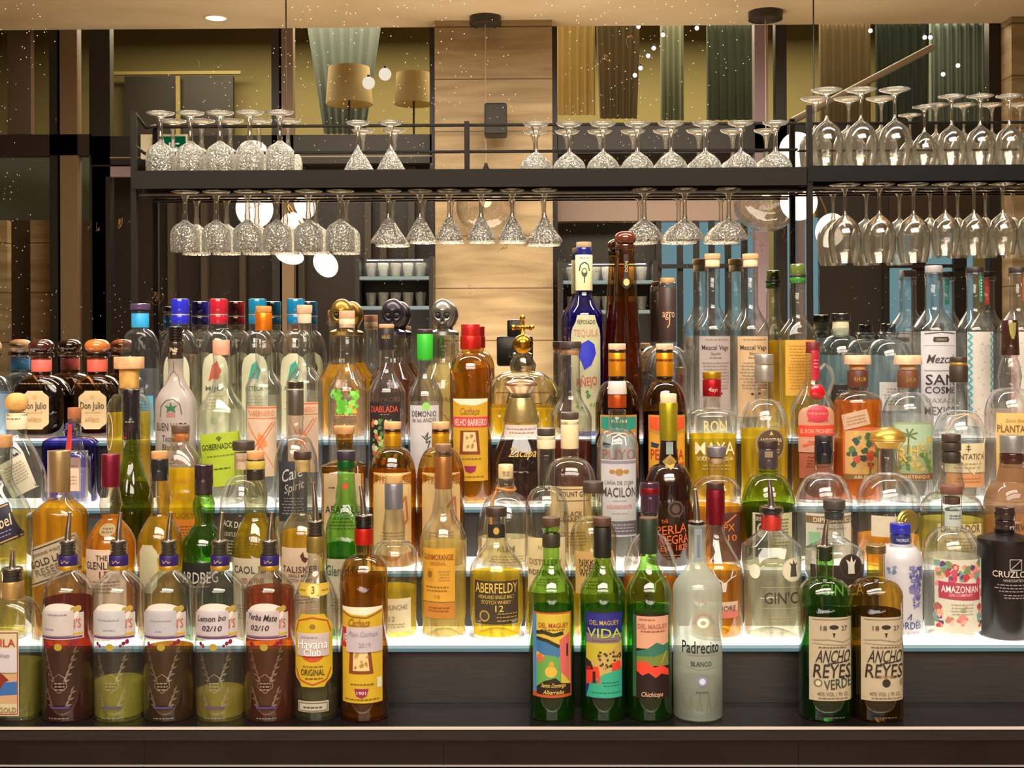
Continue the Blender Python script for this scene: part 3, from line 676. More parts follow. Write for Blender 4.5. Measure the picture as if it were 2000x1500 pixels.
# chandeliers of opal discs
def chandelier(name, anchor, discs, D, label):
    a = MP(anchor[0], anchor[1], D); e = empty(name, tuple(a), label, 'chandelier', 'disc chandeliers')
    s = F/D
    tube('stem', [(0, 0, 0), (0, 0, CZ-a.z)], .006, FR, e, 10)
    for px, py, r, tx, tz in discs:
        p = MP(px, py, D)-a; rr = r/s
        bm = bmesh.new(); lathe_bm(bm, [(.05*math.cos(t), max(.001, rr*math.sin(t))) for t in [PI*i/12 for i in range(13)]], 28, cap0=False, cap1=False)
        bmesh.ops.recalc_face_normals(bm, faces=bm.faces[:])
        bm.transform(Matrix.Translation(p) @ Matrix.Rotation(R(tx), 4, 'X') @ Matrix.Rotation(R(tz), 4, 'Y')); o = from_bm(bm, 'opal_disc', glow('#fff1e2', 1.7), e, True)
        tube('arm', [(0, 0, .0), tuple(p*.6+Vector((0, .05, .03))), tuple(p)], .008, paint('#8b6a3a', .3, .9), e, 8)
chandelier('chandelier', (560, 395), [(497, 408, 38, 80, 5), (595, 398, 30, 70, 40), (571, 436, 22, 75, -10), (566, 500, 28, 25, 8), (636, 516, 28, 60, 25), (495, 290, 26, 20, 0)], 10.5, 'chandelier of glowing round opal discs in the mirror behind the hanging goblets')
chandelier('chandelier', (1590, 360), [(1556, 292, 34, 80, 0), (1560, 395, 36, 75, 20), (1622, 450, 34, 75, -20)], 10.5, 'chandelier of three opal discs in the mirror beside the rack post at the right')
# lit shelves of drinking glasses on the far side of the room
def far_shelf(px0, px1, pys, label, glab, n):
    a = MP(px0, pys[-1]+70, 11.4); b = MP(px1, pys[0]-40, 11.4); e = empty('display_cabinet', (a.x, a.y, FL), label, 'cabinet'); inv = Matrix.Translation(-Vector(e.location))
    def add(nm, p, q, m_): o = box(nm, p, q, m_); o.parent = e; o.matrix_parent_inverse = inv
    y0, y1 = a.y-.34, a.y
    add('back_panel', (a.x, y0-.03, FL), (b.x, y0-.001, b.z), paint('#2a2a2a', .5))
    for xx in (a.x, b.x-.04): add('side_panel', (xx, y0, FL), (xx+.04, y1, b.z), paint('#221f1d', .4))
    for j, py in enumerate(pys):
        z = MP(px0, py, 11.4).z; add('shelf', (a.x+.041, y0, z-.03), (b.x-.041, y1, z), paint('#5f7078', .3))
        for i in range(n):
            x = a.x+.13+(b.x-a.x-.26)*i/(n-1); t = empty('tumbler', (x, y0+.17+.02*(i % 2), z+.001), 'small clear tumbler on the %s shelf of the display cabinet %s' % (('upper', 'lower')[j], glab), 'glass', 'tumblers, %s shelf, %s' % (('upper', 'lower')[j], glab))
            q = lathe('tumbler_body', [(.13, .052), (.13, .047), (.015, .036), (.012, .0005), (0, .0005), (0, .038), (.13, .052)], crystal(True), t, 14, cap0=False, cap1=False)
    area('cabinet_strip_light', ((a.x+b.x)/2, y1-.1, b.z-.03), (b.x-a.x-.2, .05), 7, (.85, .95, 1))
far_shelf(694, 846, (540, 598), 'dark display cabinet of tumblers in the mirror left of the stone column', 'left of the column', 5)
far_shelf(1092, 1284, (548, 606), 'dark display cabinet of tumblers in the mirror right of the stone column', 'right of the column', 7)
# furniture the mirror shows faintly: dark sofas and a table, low in the room
def sofa(x, y, label):
    e = empty('sofa', (x, y, FL), label, 'sofa'); m = paint('#4a3b2c', .8)
    for nm, a, b in (('seat', (-.9, -.4, .12), (.9, .4, .44)), ('backrest', (-.9, -.55, .12), (.9, -.41, .85)), ('armrest', (-1.06, -.5, .0), (-.91, .4, .62)), ('armrest', (.91, -.5, .0), (1.06, .4, .62))):
        bm = bmesh.new(); box_bm(bm, a, b, .04); from_bm(bm, nm, m, e, True, 40)
    for sx in (-.8, .8):
        for sy in (-.3, .3): box('leg', (sx-.02, sy-.02, 0), (sx+.02, sy+.02, .12), FR, e)
sofa(-3.4, -7.2, 'brown sofa in the mirror at the far left of the room'); sofa(3.2, -7.4, 'brown sofa in the mirror at the far right of the room')
# the photographer's camera on its tripod
ph = empty('tripod_camera', (.02, -2.12, FL), 'black camera on a tripod in the mirror behind the gold cross stopper', 'camera')
bk = paint('#0d0c0c', .4)
bm = bmesh.new(); box_bm(bm, (-.085, -.06, 1.40), (.07, .0, 1.53), .012); box_bm(bm, (-.04, -.06, 1.52), (.035, -.005, 1.60), .01); from_bm(bm, 'camera_body', bk, ph, True, 40)
bm = bmesh.new(); lathe_bm(bm, [(0, .036), (.07, .038), (.07, .03), (.06, .028)], 24); bm.transform(Matrix.Translation((0, .0, 1.455)) @ Matrix.Rotation(-PI/2, 4, 'X')); from_bm(bm, 'lens_barrel', bk, ph, True, 40)
tube('tripod_head', [(0, -.02, 1.42), (0, -.02, 1.28)], [.025, .03], bk, ph)
for a in (90, 210, 330): tube('tripod_leg', [(0, -.02, 1.3), (.5*math.cos(R(a)), -.02+.5*math.sin(R(a)), .0)], [.016, .012], bk, ph)
# ---------------------------------------------------------------- steel glass rack in front of the mirror
YG = .514                                     # glasses stand and hang on this line
STEEL = paint('#191410', .6); STEELB = paint('#0c0a08', .55)
for m_ in (STEEL, STEELB): m_.node_tree.nodes['Principled BSDF'].inputs['Specular IOR Level'].default_value = .12
WIRE = paint('#3c342c', .35, .8)
yf, yb = .476, .556
def bar(parent, nm, a, b, mat=STEEL):
    o = box(nm, (min(a[0], b[0]), min(a[1], b[1]), min(a[2], b[2])), (max(a[0], b[0]), max(a[1], b[1]), max(a[2], b[2])), mat)
    o.parent = parent; o.matrix_parent_inverse = Matrix.Translation(-Vector(parent.location)); return o
def rack(label, x0, x1, pyt, pyb, posts, endbar, mat):
    zt = P((x0+x1)/2, pyt, yf).z; zb = P((x0+x1)/2, pyb, yf).z; X0, X1 = P(x0, 400, yf).x, P(x1, 400, yf).x
    e = empty('glass_rack', (X0, yf, TZ[4]), label, 'rack', 'steel glass racks')
    bar(e, 'shelf_board', (X0, yf+.002, zt-.012), (X1, yb, zt), mat)
    bar(e, 'front_fascia', (X0, yf, zb), (X1, yf+.0018, zt), mat)
    bar(e, 'back_fascia', (X0, yb-.006, zb), (X1, yb, zt-.0125), mat)
    for yy in (.4925, .532):
        bar(e, 'hanging_rail', (X0+.004, yy, zb-.0125), (X1-.004, yy+.0035, zb-.009), WIRE)
    for px in posts: 
        xx = P(px, 400, yf).x; bar(e, 'post', (xx-.0055, yf+.002, TZ[4]+.0003), (xx+.0055, yf+.013, P(px, 217, yf).z if px < 1000 else P(px, 205, yf).z), STEEL)
    return e, zt, zb, X0, X1
RL = rack('long dark steel rack with cut crystal and coupe glasses above and below it', 257, 1576, 330, 365, (260,), True, STEEL)
RR = rack('black steel rack at the right holding rows of plain wine glasses', 1578, 2110, 322, 353, (1583,), False, STEELB)
e = RL[0]
for py in (242, 294):                          # guard rails at the back
    z = P(900, py, yb).z; bar(e, 'guard_rail', (RL[3], yb-.004, z-.004), (RL[4], yb, z), STEEL)
    x = P(260, py, yf).x; z2 = P(260, py-25 if py < 260 else py-10, yf).z
    o = tube('side_rail', [(x, yf+.008, P(260, 219 if py < 260 else 284, yf).z), (x, yb-.002, z-.002)], .0035, STEEL); o.parent = e; o.matrix_parent_inverse = Matrix.Translation(-Vector(e.location))
xx = P(912, 300, yb).x; bar(e, 'rail_post', (xx-.005, yb-.010, RL[1]+.0002), (xx+.005, yb-.0045, P(912, 238, yb).z))
z = P(1800, 238, yb).z; bar(RR[0], 'guard_rail', (RR[3], yb-.004, z-.003), (RR[4], yb, z), STEELB)
z = P(1800, 292, yb).z; bar(RR[0], 'guard_rail', (RR[3], yb-.004, z-.002), (RR[4], yb, z), STEELB)

SG = F/(YG+2)
# (rim-to-foot profiles in px, rim at 0): bowl, stem, foot
KIND = {
 'goblet': dict(H=118, cut=True, cat='goblet', bowl=[(0, 28), (4, 28.4), (20, 28.6), (32, 28.4), (41, 27), (49, 22), (54, 15), (57, 10), (62, 5)], stem=[(62, 5), (70, 5.5), (78, 4), (95, 4), (106, 6), (112, 10)], foot=[(112, 10), (115, 24), (117, 27.5), (118, 27.5), (118, .5)]),
 'cone': dict(H=97, cut=True, cat='cocktail glass', bowl=[(0, 28), (3, 27.5), (20, 19), (35, 10.5), (44, 5)], stem=[(44, 5), (50, 3.2), (70, 3.4), (82, 5), (90, 9)], foot=[(90, 9), (93, 20), (96, 24.5), (97, 24.5), (97, .5)]),
 'wide_cone': dict(H=103, cut=True, cat='cocktail glass', bowl=[(0, 34.5), (4, 35), (10, 31), (24, 21), (38, 12), (48, 5.5)], stem=[(48, 5.5), (55, 3.2), (78, 3.4), (90, 5), (96, 8)], foot=[(96, 8), (99, 21), (102, 26), (103, 26), (103, .5)]),
 'coupe': dict(H=92, cut=True, cat='coupe glass', bowl=[(0, 30), (2, 31.5), (8, 31.5), (16, 28), (26, 19), (32, 10), (36, 5)], stem=[(36, 5), (42, 4), (60, 3.6), (72, 4.5), (80, 7), (85, 11)], foot=[(85, 11), (88, 21), (91, 25.5), (92, 25.5), (92, .5)]),
 'wide_coupe': dict(H=100, cut=True, cat='coupe glass', bowl=[(0, 35), (2, 36.5), (9, 35), (19, 29.5), (30, 20), (38, 9), (42, 5)], stem=[(42, 5), (50, 4), (74, 3.8), (84, 5), (90, 8)], foot=[(90, 8), (94, 20), (99, 25), (100, 25), (100, .5)]),
 'big_wine': dict(H=152, cut=False, cat='wine glass', bowl=[(0, 25), (20, 30), (45, 32), (60, 31), (75, 25), (86, 13), (92, 5)], stem=[(92, 5), (98, 3), (125, 2.7), (138, 4), (144, 8)], foot=[(144, 8), (149, 24), (151, 30), (152, 30), (152, .5)]),
 'wine': dict(H=138, cut=False, cat='wine glass', bowl=[(0, 21), (18, 25), (38, 27.5), (54, 26.5), (66, 21), (76, 10), (81, 4)], stem=[(81, 4), (88, 2.6), (115, 2.5), (128, 4), (133, 8)], foot=[(133, 8), (136, 20), (137, 25.5), (138, 25.5), (138, .5)]),
 'flute': dict(H=118, cut=False, cat='wine glass', bowl=[(0, 18), (15, 22), (33, 24.5), (48, 22), (60, 13), (68, 4)], stem=[(68, 4), (74, 2.5), (100, 2.5), (110, 4), (114, 8)], foot=[(114, 8), (116, 19), (117, 23), (118, 23), (118, .5)]),
}
PROTO = {}
def proto(kd):
    K = KIND[kd]; m = crystal(K['cut']); H = K['H']; names = ('bowl', 'stem', 'foot')
    # upside down: rim at z = 0
    root = bpy.data.objects.new('stemmed_glass', None); parts = []
    def dense(p):
        out = []
        for (a, r), (b, q) in zip(p, p[1:]):
            n = max(1, int(abs(b-a)/6)); out += [(a+(b-a)*i/n, r+(q-r)*i/n) for i in range(n)]
        return out+[p[-1]]
    for nm in names:
        pf = [(z/SG, r/SG) for z, r in dense(K[nm])]
        bm = bmesh.new(); lathe_bm(bm, pf, 28, cap0=False, cap1=False); bmesh.ops.recalc_face_normals(bm, faces=bm.faces[:])
        me = bpy.data.meshes.new(nm); bm.to_mesh(me); bm.free(); me.polygons.foreach_set('use_smooth', [True]*len(me.polygons)); me.materials.append(m if nm == 'bowl' else crystal(False))
        parts.append(me)
    PROTO[kd] = parts
ORD = ['leftmost', 'second', 'third', 'fourth', 'fifth', 'sixth', 'seventh', 'eighth', 'ninth', 'tenth']
def glassrow(kd, xs, hang, what, grp, y=None, rack_=None, first=0):
    if kd not in PROTO: proto(kd)
    K = KIND[kd]
    for i, px in enumerate(xs):
        rk = rack_ or (RL if px < 1577 else RR); x = P(px, 330, YG if y is None else y).x
        z = (rk[2]-.0015-K['H']/SG) if hang else rk[1]+.0004
        q = ORD[i]+(' from the left' if i else '')+' of '+what if len(xs) > 1 else what
        e = empty({'goblet': 'crystal_goblet', 'cone': 'cocktail_glass', 'wide_cone': 'cocktail_glass', 'coupe': 'coupe_glass', 'wide_coupe': 'coupe_glass'}.get(kd, 'wine_glass'), (x, YG if y is None else y, z), q, K['cat'], grp)
        e.rotation_euler.z = random.uniform(0, 6)
        for me, nm in zip(PROTO[kd], ('bowl', 'stem', 'foot')):
            link(nm, me, None, e)
glassrow('goblet', (314, 372, 430, 488, 547), False, 'the five cut crystal goblets upturned on the steel rack', 'goblets upturned on the rack')
glassrow('cone', (699, 763), False, 'the two cone glasses upturned on the steel rack', 'cone glasses upturned on the rack')
glassrow('coupe', (1047, 1112, 1178, 1245, 1311, 1378, 1447, 1515), False, 'the eight coupes upturned on the steel rack', 'coupes upturned on the rack')
glassrow('big_wine', (1615, 1682, 1748), False, 'the three tall wine glasses standing upturned on the black rack', 'tall wine glasses on the rack')
glassrow('flute', (1806,), False, 'short wine glass upturned right of the three tall ones on the black rack', None)
glassrow('wine', (1859, 1915, 1972, 2029), False, 'the medium wine glasses upturned on the black rack', 'medium wine glasses on the rack')
glassrow('goblet', (361, 422, 483, 541, 602, 664), True, 'the six cut crystal goblets hanging under the steel rack', 'goblets hanging under the rack')
glassrow('wide_cone', (758, 820, 876, 938, 1001, 1062)[:1], True, 'wide cone glass hanging under the rack right of the goblets', None)
glassrow('cone', (820,), True, 'small cone glass hanging under the rack left of the stone column', None)
glassrow('cone', (877, 939, 1000), True, 'the three cone glasses hanging in front of the stone column', 'cone glasses hanging by the column')
glassrow('wide_cone', (1063,), True, 'wide cone glass hanging under the rack at the right edge of the stone column', None)
glassrow('wide_coupe', (1258, 1337, 1423), True, 'the three wide coupes hanging under the steel rack', 'coupes hanging under the rack')
glassrow('big_wine', (1650, 1717, 1784), True, 'the three large wine glasses hanging under the black rack', 'large wine glasses hanging under the rack')
glassrow('wine', (1846, 1902, 1958, 2014), True, 'the smaller wine glasses hanging under the black rack', 'small wine glasses hanging under the rack')
# ================================================================ row 1: on the counter
CREAM, KR, INKD = '#e9dcc0', '#e6c9a6', '#2b2523'
AMBG, GRN = '#c98a2e', '#4fae3c'
def T(s, y, h, c=INKD, w=None, x=0, sh=0, r=0): return ('t', s, y, h, c, w, x, sh, r)
def BR_(y0, y1, w, c=INKD, x=0): return ('b', y0, y1, w, c, x)
def LB(y0, y1, w, col, *items, **kw):
    d = dict(y=(y0, y1), w=w, col=col, items=items); d.update(kw); return d

# five fruit gins with handwritten tape
def fern(x0, y0, sx):                       # moulded leaf sprays
    out = []
    for q in range(5):
        t = q/4; bx, by = x0+sx*(2+18*t), y0-44*t-10*t*t
        for L, a in ((16, 60), (13, 15)):
            c_, s_ = math.cos(R(a)), math.sin(R(a)); ex, ey = bx+sx*L*c_, by-L*s_
            out.append(('p', [(bx, by), ((bx+ex)/2-sx*2.2*s_, (by+ey)/2-2.2*c_), (ex, ey), ((bx+ex)/2+sx*2.2*s_, (by+ey)/2+2.2*c_)], '@'))
    return out
def gin(cx, liq, tape, tapecol, label, yo=0):
    tl = fern(6, 1318, 1)+fern(-6, 1318, -1)+fern(10, 1365, 1)[:6]+fern(-10, 1365, -1)[:6]+[('l', [(-12, 1312), (0, 1303), (12, 1312), (15, 1328), (0, 1340), (-15, 1328), (-12, 1312)], 1.5, '@'),
          BR_(1318, 1336, 11, '#8a8070'), ('r', -18, 1366, 20, 1369, '#4a3a78'), BR_(1384, 1392, 22, '#7a705c')]
    B(0, cx, 49, 16, 1057, 1112, 1152, label, sty='f', g='#eef2ea', liq=(*liq, .12 if liq[2] > 1 else .3), spout=(1000, 5, 1056, 16), group='five fruit gins with tape labels', edge=.35,
      caps=[('neck_capsule', 1083, 1104, 18.5, '#241058', 'm', 'open'), ('gold_band', 1103, 1112, 18.8, '#c79a2e', 'f', 'open')],
      labs=[LB(1188, 1238, 48, '#d9cfc6', ('o', 0, 1188, 38, 20, '#ddd3c8'), T("GORDON'S", 1208, 17, '#b8605a', 84), ('r', -45, 1226, 45, 1231, '#c9a23a'), ('r', -45, 1233, 45, 1236, '#5a2a78'), ('o', 36, 1180, 7, 6, '#b89a4a'), ('o', 27, 1182, 6, 6, '#a98a3e')),
            LB(1086, 1101, 17, None, ('l', [(-14, 1098), (-8, 1091), (-6, 1098), (0, 1092), (4, 1097), (14, 1090)], 1.2, '#c8a860'), name='signature', off=.0016),
            LB(1182, 1230, 34, tapecol, *tape, xo=-6, off=.0036, name='tape_label'),
            LB(1240, 1256, 40, None, ('o', -30, 1247, 4, 4, '#7a1430'), ('o', -24, 1251, 3, 4, '#8a1838'), ('o', 24, 1246, 4, 4, '#7a1430'), ('o', 31, 1243, 4, 5, '#8a1838'), ('o', 18, 1250, 3, 3, '#6a1028'), ('o', -2, 1252, 8, 7, '#a08a30'), name='berry_print'),
            LB(1260, 1400, 40, None, *tl, name='moulded_leaves')])
gin(131, ('#8a1c08', 1168, 1.5), [BR_(1186, 1192, 22, '#8a8590'), BR_(1214, 1220, 12, '#8a8590', -14)], '#cfc6c4', 'gin bottle full of dark red liquid, leftmost of the five with purple capsules')
gin(230, ('#d8d25a', 1326, .8), [BR_(1196, 1202, 24, '#9a96a4'), BR_(1216, 1220, 12, '#9a96a4', 4)], '#c9c8cc', 'purple-capsuled gin bottle a quarter full of yellowish liquid, right of the dark red one')
gin(328, ('#8a4210', 1262, 1.3), [BR_(1196, 1204, 24, '#9a96a4'), BR_(1218, 1222, 8, '#9a96a4')], '#c2bfc8', 'gin bottle half full of brown liquid, tape label, middle of the five with purple capsules')
gin(428, ('#d8c85a', 1345, .8), [T('Lemon bo', 1196, 11, '#151515', 60, 0, .25, 3), T('02/10', 1215, 10, '#151515', 40, 2, .25)], '#cfc6cc', 'gin bottle with tape handwritten lemon and 02/10, little yellow liquid in it')
gin(525, ('#a83c08', 1148, 1.5), [T('Yerba Mate', 1194, 12, '#151515', 62, 0, .25, -4), T('02/10', 1214, 10, '#151515', 38, -4, .25)], '#cfc0c2', 'gin bottle with tape handwritten Yerba Mate 02/10, full of orange-brown liquid')

B(0, 22, 56, 20, 1112, 1165, 1212, 'square-shouldered tequila bottle with cream rider label, leftmost on the counter', sty='r', g='#e8ece0', n=3.2, d=.72, liq=('#c8c050', 1290, .8, .28), spout=(1073, 2, 1110, 20),
  caps=[('neck_capsule', 1134, 1168, 22, '#b8955a', 'f', 'open')],
  labs=[LB(1222, 1386, 48, '#d8c9a4', T('TEQUILA', 1245, 15, '#a0282c', 84, 0), ('r', -46, 1298, 46, 1362, '#b9926a'), ('p', [(-46, 1325), (46, 1320), (46, 1345), (-46, 1350)], '#2f5f9e'), ('p', [(-10, 1305), (6, 1299), (20, 1308), (30, 1318), (20, 1322), (10, 1340), (4, 1324), (-8, 1336), (-14, 1320)], '#7a2416'),
         ('l', [(-46, 1226), (46, 1226), (46, 1382), (-46, 1382), (-46, 1226)], 1.6, '#8a3a2c'), T('TEQUILA GOLD', 1374, 10, '#8a6a1e', 88), xo=-20),
        LB(1256, 1302, 46, '#d3ccd2', T('Cristalino', 1268, 9, '#8a8698', 66, 0, .3), T('10', 1288, 9, '#8a8698', 12), xo=-20, off=.0036, name='tape_label')])

B(0, 615, 44, 15.5, 1020, 1092, 1180, 'white rum bottle with round yellow label marked ORIGINAL and a metal pour spout', g='#e9ede2', liq=('#8f8a50', 1345, 1), spout=(942, -4, 1018, 16), edge=.35,
  caps=[('neck_capsule', 1046, 1078, 18, '#8f7a3c', 'f', 'open')],
  labs=[LB(1134, 1158, 35, '#c9a93a', T('3', 1145, 13, '#2a1c10', 6), ('o', 0, 1146, 12, 12, '#d3b548'), BR_(1143, 1149, 8, '#7a5a20', -24), BR_(1143, 1149, 8, '#7a5a20', 24), name='collar_label', shape='shield'),
        LB(1190, 1330, 42, '#d9b52a', ('l', [(-38, 1225), (-30, 1203), (0, 1196), (30, 1203), (38, 1225)], 2.5, '#b0442a'), ('l', [(-38, 1295), (-28, 1316), (0, 1325), (28, 1316), (38, 1295)], 2.5, '#b0442a'), ('o', 0, 1214, 6, 5, '#8a6a1a'), ('o', 0, 1262, 26, 20, '#c04a28'),
           T('ORIGINAL', 1301, 12, '#33230f', 48), BR_(1311, 1315, 20, '#5a3a14'), BR_(1288, 1292, 22, '#8a5a20'), shape='round'),
        LB(1226, 1270, 34, '#cfc3c6', T('Havana', 1246, 17, '#efe9e0', 62), T('Club', 1262, 14, '#efe9e0', 34), BR_(1230, 1236, 18, '#9a90a0', -8), off=.0036, name='tape_label'),
        LB(1357, 1378, 32, '#c9c2ae', ('l', [(-29, 1360), (29, 1360), (29, 1375), (-29, 1375), (-29, 1360)], 1.5, '#6a604c'), BR_(1364, 1372, 22, '#4a4030'), name='lower_label')])

barrel_art = lambda y0, s=1: [('p', [(-24*s, y0), (18*s, y0), (24*s, y0+46*s), (-26*s, y0+46*s)], '#7a3c14'), ('p', [(-16*s, y0+3), (12*s, y0+3), (16*s, y0+40*s), (-17*s, y0+40*s)], '#d8bf86'), ('spots', 9, -12*s, y0+6, 12*s, y0+36*s, 3.4, ('#b08a4c', '#a8793a')), ]
B(0, 709, 47, 17, 1030, 1082, 1122, 'amber bottle with red collar, pour spout and taped yellow barrel label', sty='r', g='#b87a22', liq=('#c07a18', 1124, 1.0, .15), spout=(948, -6, 1006, 18), edge=.55,
  caps=[('screw_thread', 1007, 1030, 17, '#1a1414', 'g', 'thread'), ('neck_capsule', 1031, 1063, 18.5, '#c2261c', 'f', 'open')],
  labs=[LB(1176, 1360, 45, '#dcb62e', ('p', [(-45, 1176), (45, 1176), (45, 1180), (10, 1192), (-20, 1190), (-45, 1182)], '#e8dcc0'), ('l', [(-45, 1186), (-20, 1194), (10, 1196), (45, 1184)], 2.5, '#8a5a14'), T('Cachaça', 1205, 15, '#8a5a1c', 44, -4, .35), ('r', -45, 1216, -30, 1254, '#b02430'), T('VE', 1236, 16, '#f0e6d0', 12, -37), *barrel_art(1258), BR_(1321, 1326, 26, '#7a5212'), ('p', [(-14, 1332), (14, 1332), (10, 1346), (0, 1350), (-10, 1346)], '#8a1c4a'), T('1901', 1340, 6, '#e8dcc0', 18), BR_(1350, 1355, 38, '#7a5212'), ('r', 32, 1312, 43, 1332, '#d3cfb8')),
        LB(1214, 1262, 39, '#cfc4cc', T('Plain Cachaça', 1226, 9, '#9a93a2', 60, -2, .2), T('2019', 1247, 9, '#9a93a2', 24), xo=7, off=.0036, name='tape_label')])

# three green mezcal bottles
def mez(cx, y_caps, label, items, back=None):
    B(0, cx, 44.5, 16, 1028, 1092, 1158, label, g='#86dc4a', liq=('#2f9a30', 1185, 1.1, .05), edge=.5,
      caps=[('stopper', 1010, 1027, 17.5, '#4a3122', 'w'), ('neck_capsule', y_caps[0], y_caps[1], 17.6, y_caps[2], 'm', 'open')], labs=items, group='green wine-shaped mezcal bottles')
mez(1075, (1041, 1068, '#2e281a'), 'green mezcal bottle with painted village label in yellow, pink and blue, left of three',
    [LB(1187, 1350, 44, '#d05a2a', ('r', -42, 1190, -33, 1340, '#3f86c0'), ('r', -33, 1190, 40, 1344, '#c9b03a'), ('p', [(-33, 1240), (-14, 1236), (8, 1246), (20, 1258), (18, 1275), (-8, 1272), (-33, 1262)], '#3a6f9c'), ('l', [(-33, 1226), (-16, 1224), (2, 1230), (22, 1226)], 7, '#2f2a1c'), ('l', [(-33, 1236), (-10, 1240), (14, 1252)], 6, '#2f2a1c'),
        ('p', [(-33, 1278), (-10, 1268), (16, 1272), (18, 1320), (-33, 1330)], '#5f9a4c'), ('p', [(-33, 1272), (-24, 1264), (-14, 1276), (-30, 1286)], '#d0603a'), ('p', [(14, 1240), (38, 1226), (38, 1322), (16, 1300)], '#c8625c'), ('r', 29, 1248, 34, 1272, '#3a2422'), ('o', -3, 1300, 12, 11, '#d0aa3c'), ('o', -2, 1286, 5, 6, '#c09a30'),
        ('p', [(-33, 1330), (-16, 1318), (6, 1312), (18, 1322), (40, 1326), (40, 1344), (-33, 1344)], '#2a1a12'), T('DEL MAGUEY', 1211, 9, '#a03818', 62, 3), BR_(1217, 1222, 26, '#7a5a20', 2), T('Santo Domingo', 1326, 8, '#d8b858', 50, 3, .3), T('Albarradas', 1339, 8, '#d8b858', 42, 3, .3))])
mez(1175, (1028, 1088, '#14110e'), 'green mezcal bottle with blue and yellow VIDA label, middle of three',
    [LB(1187, 1352, 41, '#2e2a86', ('r', -39, 1190, 39, 1212, '#2a2880'), ('r', -39, 1228, 39, 1246, '#7a6a78'), ('r', -39, 1246, 39, 1282, '#b8a832'), ('p', [(-28, 1284), (39, 1240), (39, 1300), (-10, 1310)], '#b89c54'),
        ('spots', 34, -16, 1262, 36, 1298, 2.6, ('#3a2a18', '#4a3620')), ('p', [(-39, 1276), (-28, 1282), (-22, 1296), (-39, 1300)], '#2a2014'), ('p', [(-39, 1292), (-12, 1290), (-8, 1322), (-39, 1326)], '#d83a26'), ('p', [(14, 1284), (34, 1280), (36, 1296), (16, 1300)], '#d83a26'), ('p', [(-24, 1300), (-18, 1300), (-18, 1322), (-24, 1322)], '#2a1612'),
        ('p', [(-39, 1350), (-30, 1322), (0, 1304), (39, 1294), (39, 1350)], '#2fa080'), T('DEL MAGUEY', 1206, 9, '#b8a448', 60), T('VIDA', 1226, 18, '#a8c23a', 72), BR_(1238, 1242, 26, '#6a5c3c'), BR_(1318, 1330, 20, '#1c6a54', 12), BR_(1338, 1343, 34, '#1c6a54'))])
mez(1265, (1012, 1080, '#1c2a1c'), 'green mezcal bottle with pink sky and red agave label, right of three',
    [LB(1190, 1352, 41, '#2a1614', ('r', -30, 1194, 39, 1256, '#cf9a7c'), ('r', -39, 1192, -31, 1350, '#27603a'), ('p', [(-30, 1262), (-8, 1256), (10, 1244), (24, 1250), (39, 1246), (39, 1272), (-30, 1276)], '#2f6c58'), ('p', [(-30, 1272), (10, 1270), (39, 1262), (39, 1290), (-30, 1288)], '#6f7a34'),
        ('p', [(-30, 1284), (-12, 1280), (6, 1292), (20, 1288), (39, 1298), (39, 1310), (20, 1304), (8, 1312), (-6, 1302), (-18, 1308), (-30, 1300)], '#d8402c'), ('l', [(20, 1284), (32, 1262)], 2, '#c0a04a'), T('DEL MAGUEY', 1213, 9, '#a8685a', 62, 4), BR_(1220, 1225, 26, '#8a5648', 2), T('Chichicapa', 1343, 9, '#cfa88a', 44, 2, .3), BR_(1198, 1202, 16, '#9a6a58', -10))])

B(0, 1360, 47.5, 16.5, 1024, 1092, 1150, 'frosted white tequila bottle with black gothic lettering and a pour spout', g='#dde6d8', frost=.42, liq=('#5a5c2c', 1326, 1.0, .15), spout=(955, -4, 1018, 17), edge=.2,
  labs=[LB(1030, 1094, 8, '#9aa3ac', ('r', -3, 1042, 3, 1086, '#6a747e'), name='neck_strip'),
        LB(1150, 1400, 45, None, ('l', [(-14, 1206), (-8, 1190), (4, 1186), (18, 1192), (26, 1206)], 4, '#a8907a'), ('o', 4, 1206, 12, 10, '#e6e2d2'), ('o', 4, 1206, 5, 4, '#b09a82'), T('Padrecito', 1252, 23, '#141110', 78), BR_(1264, 1269, 34, '#8a8c84'), T('BLANCO', 1284, 9, '#2a2826', 40), ('l', [(-38, 1282), (-24, 1290), (0, 1294), (24, 1290), (38, 1282)], 2, '#8f968e'),
           ('l', [(-4, 1170), (4, 1160), (12, 1170)], 1.5, '#b09a82'), ('o', 2, 1318, 10, 10, '#7d7fa8'), ('o', 2, 1318, 6, 6, '#c9cbd8'), BR_(1334, 1342, 14, '#4a4a44'), *[('l', [(x, 1372), (x+(6 if i % 2 else -5), 1342+3*(i % 3))], 2, '#6f745c') for i, x in enumerate(range(-34, 40, 9))], BR_(1392, 1398, 26, '#5a5a50'), name='printed_label')])

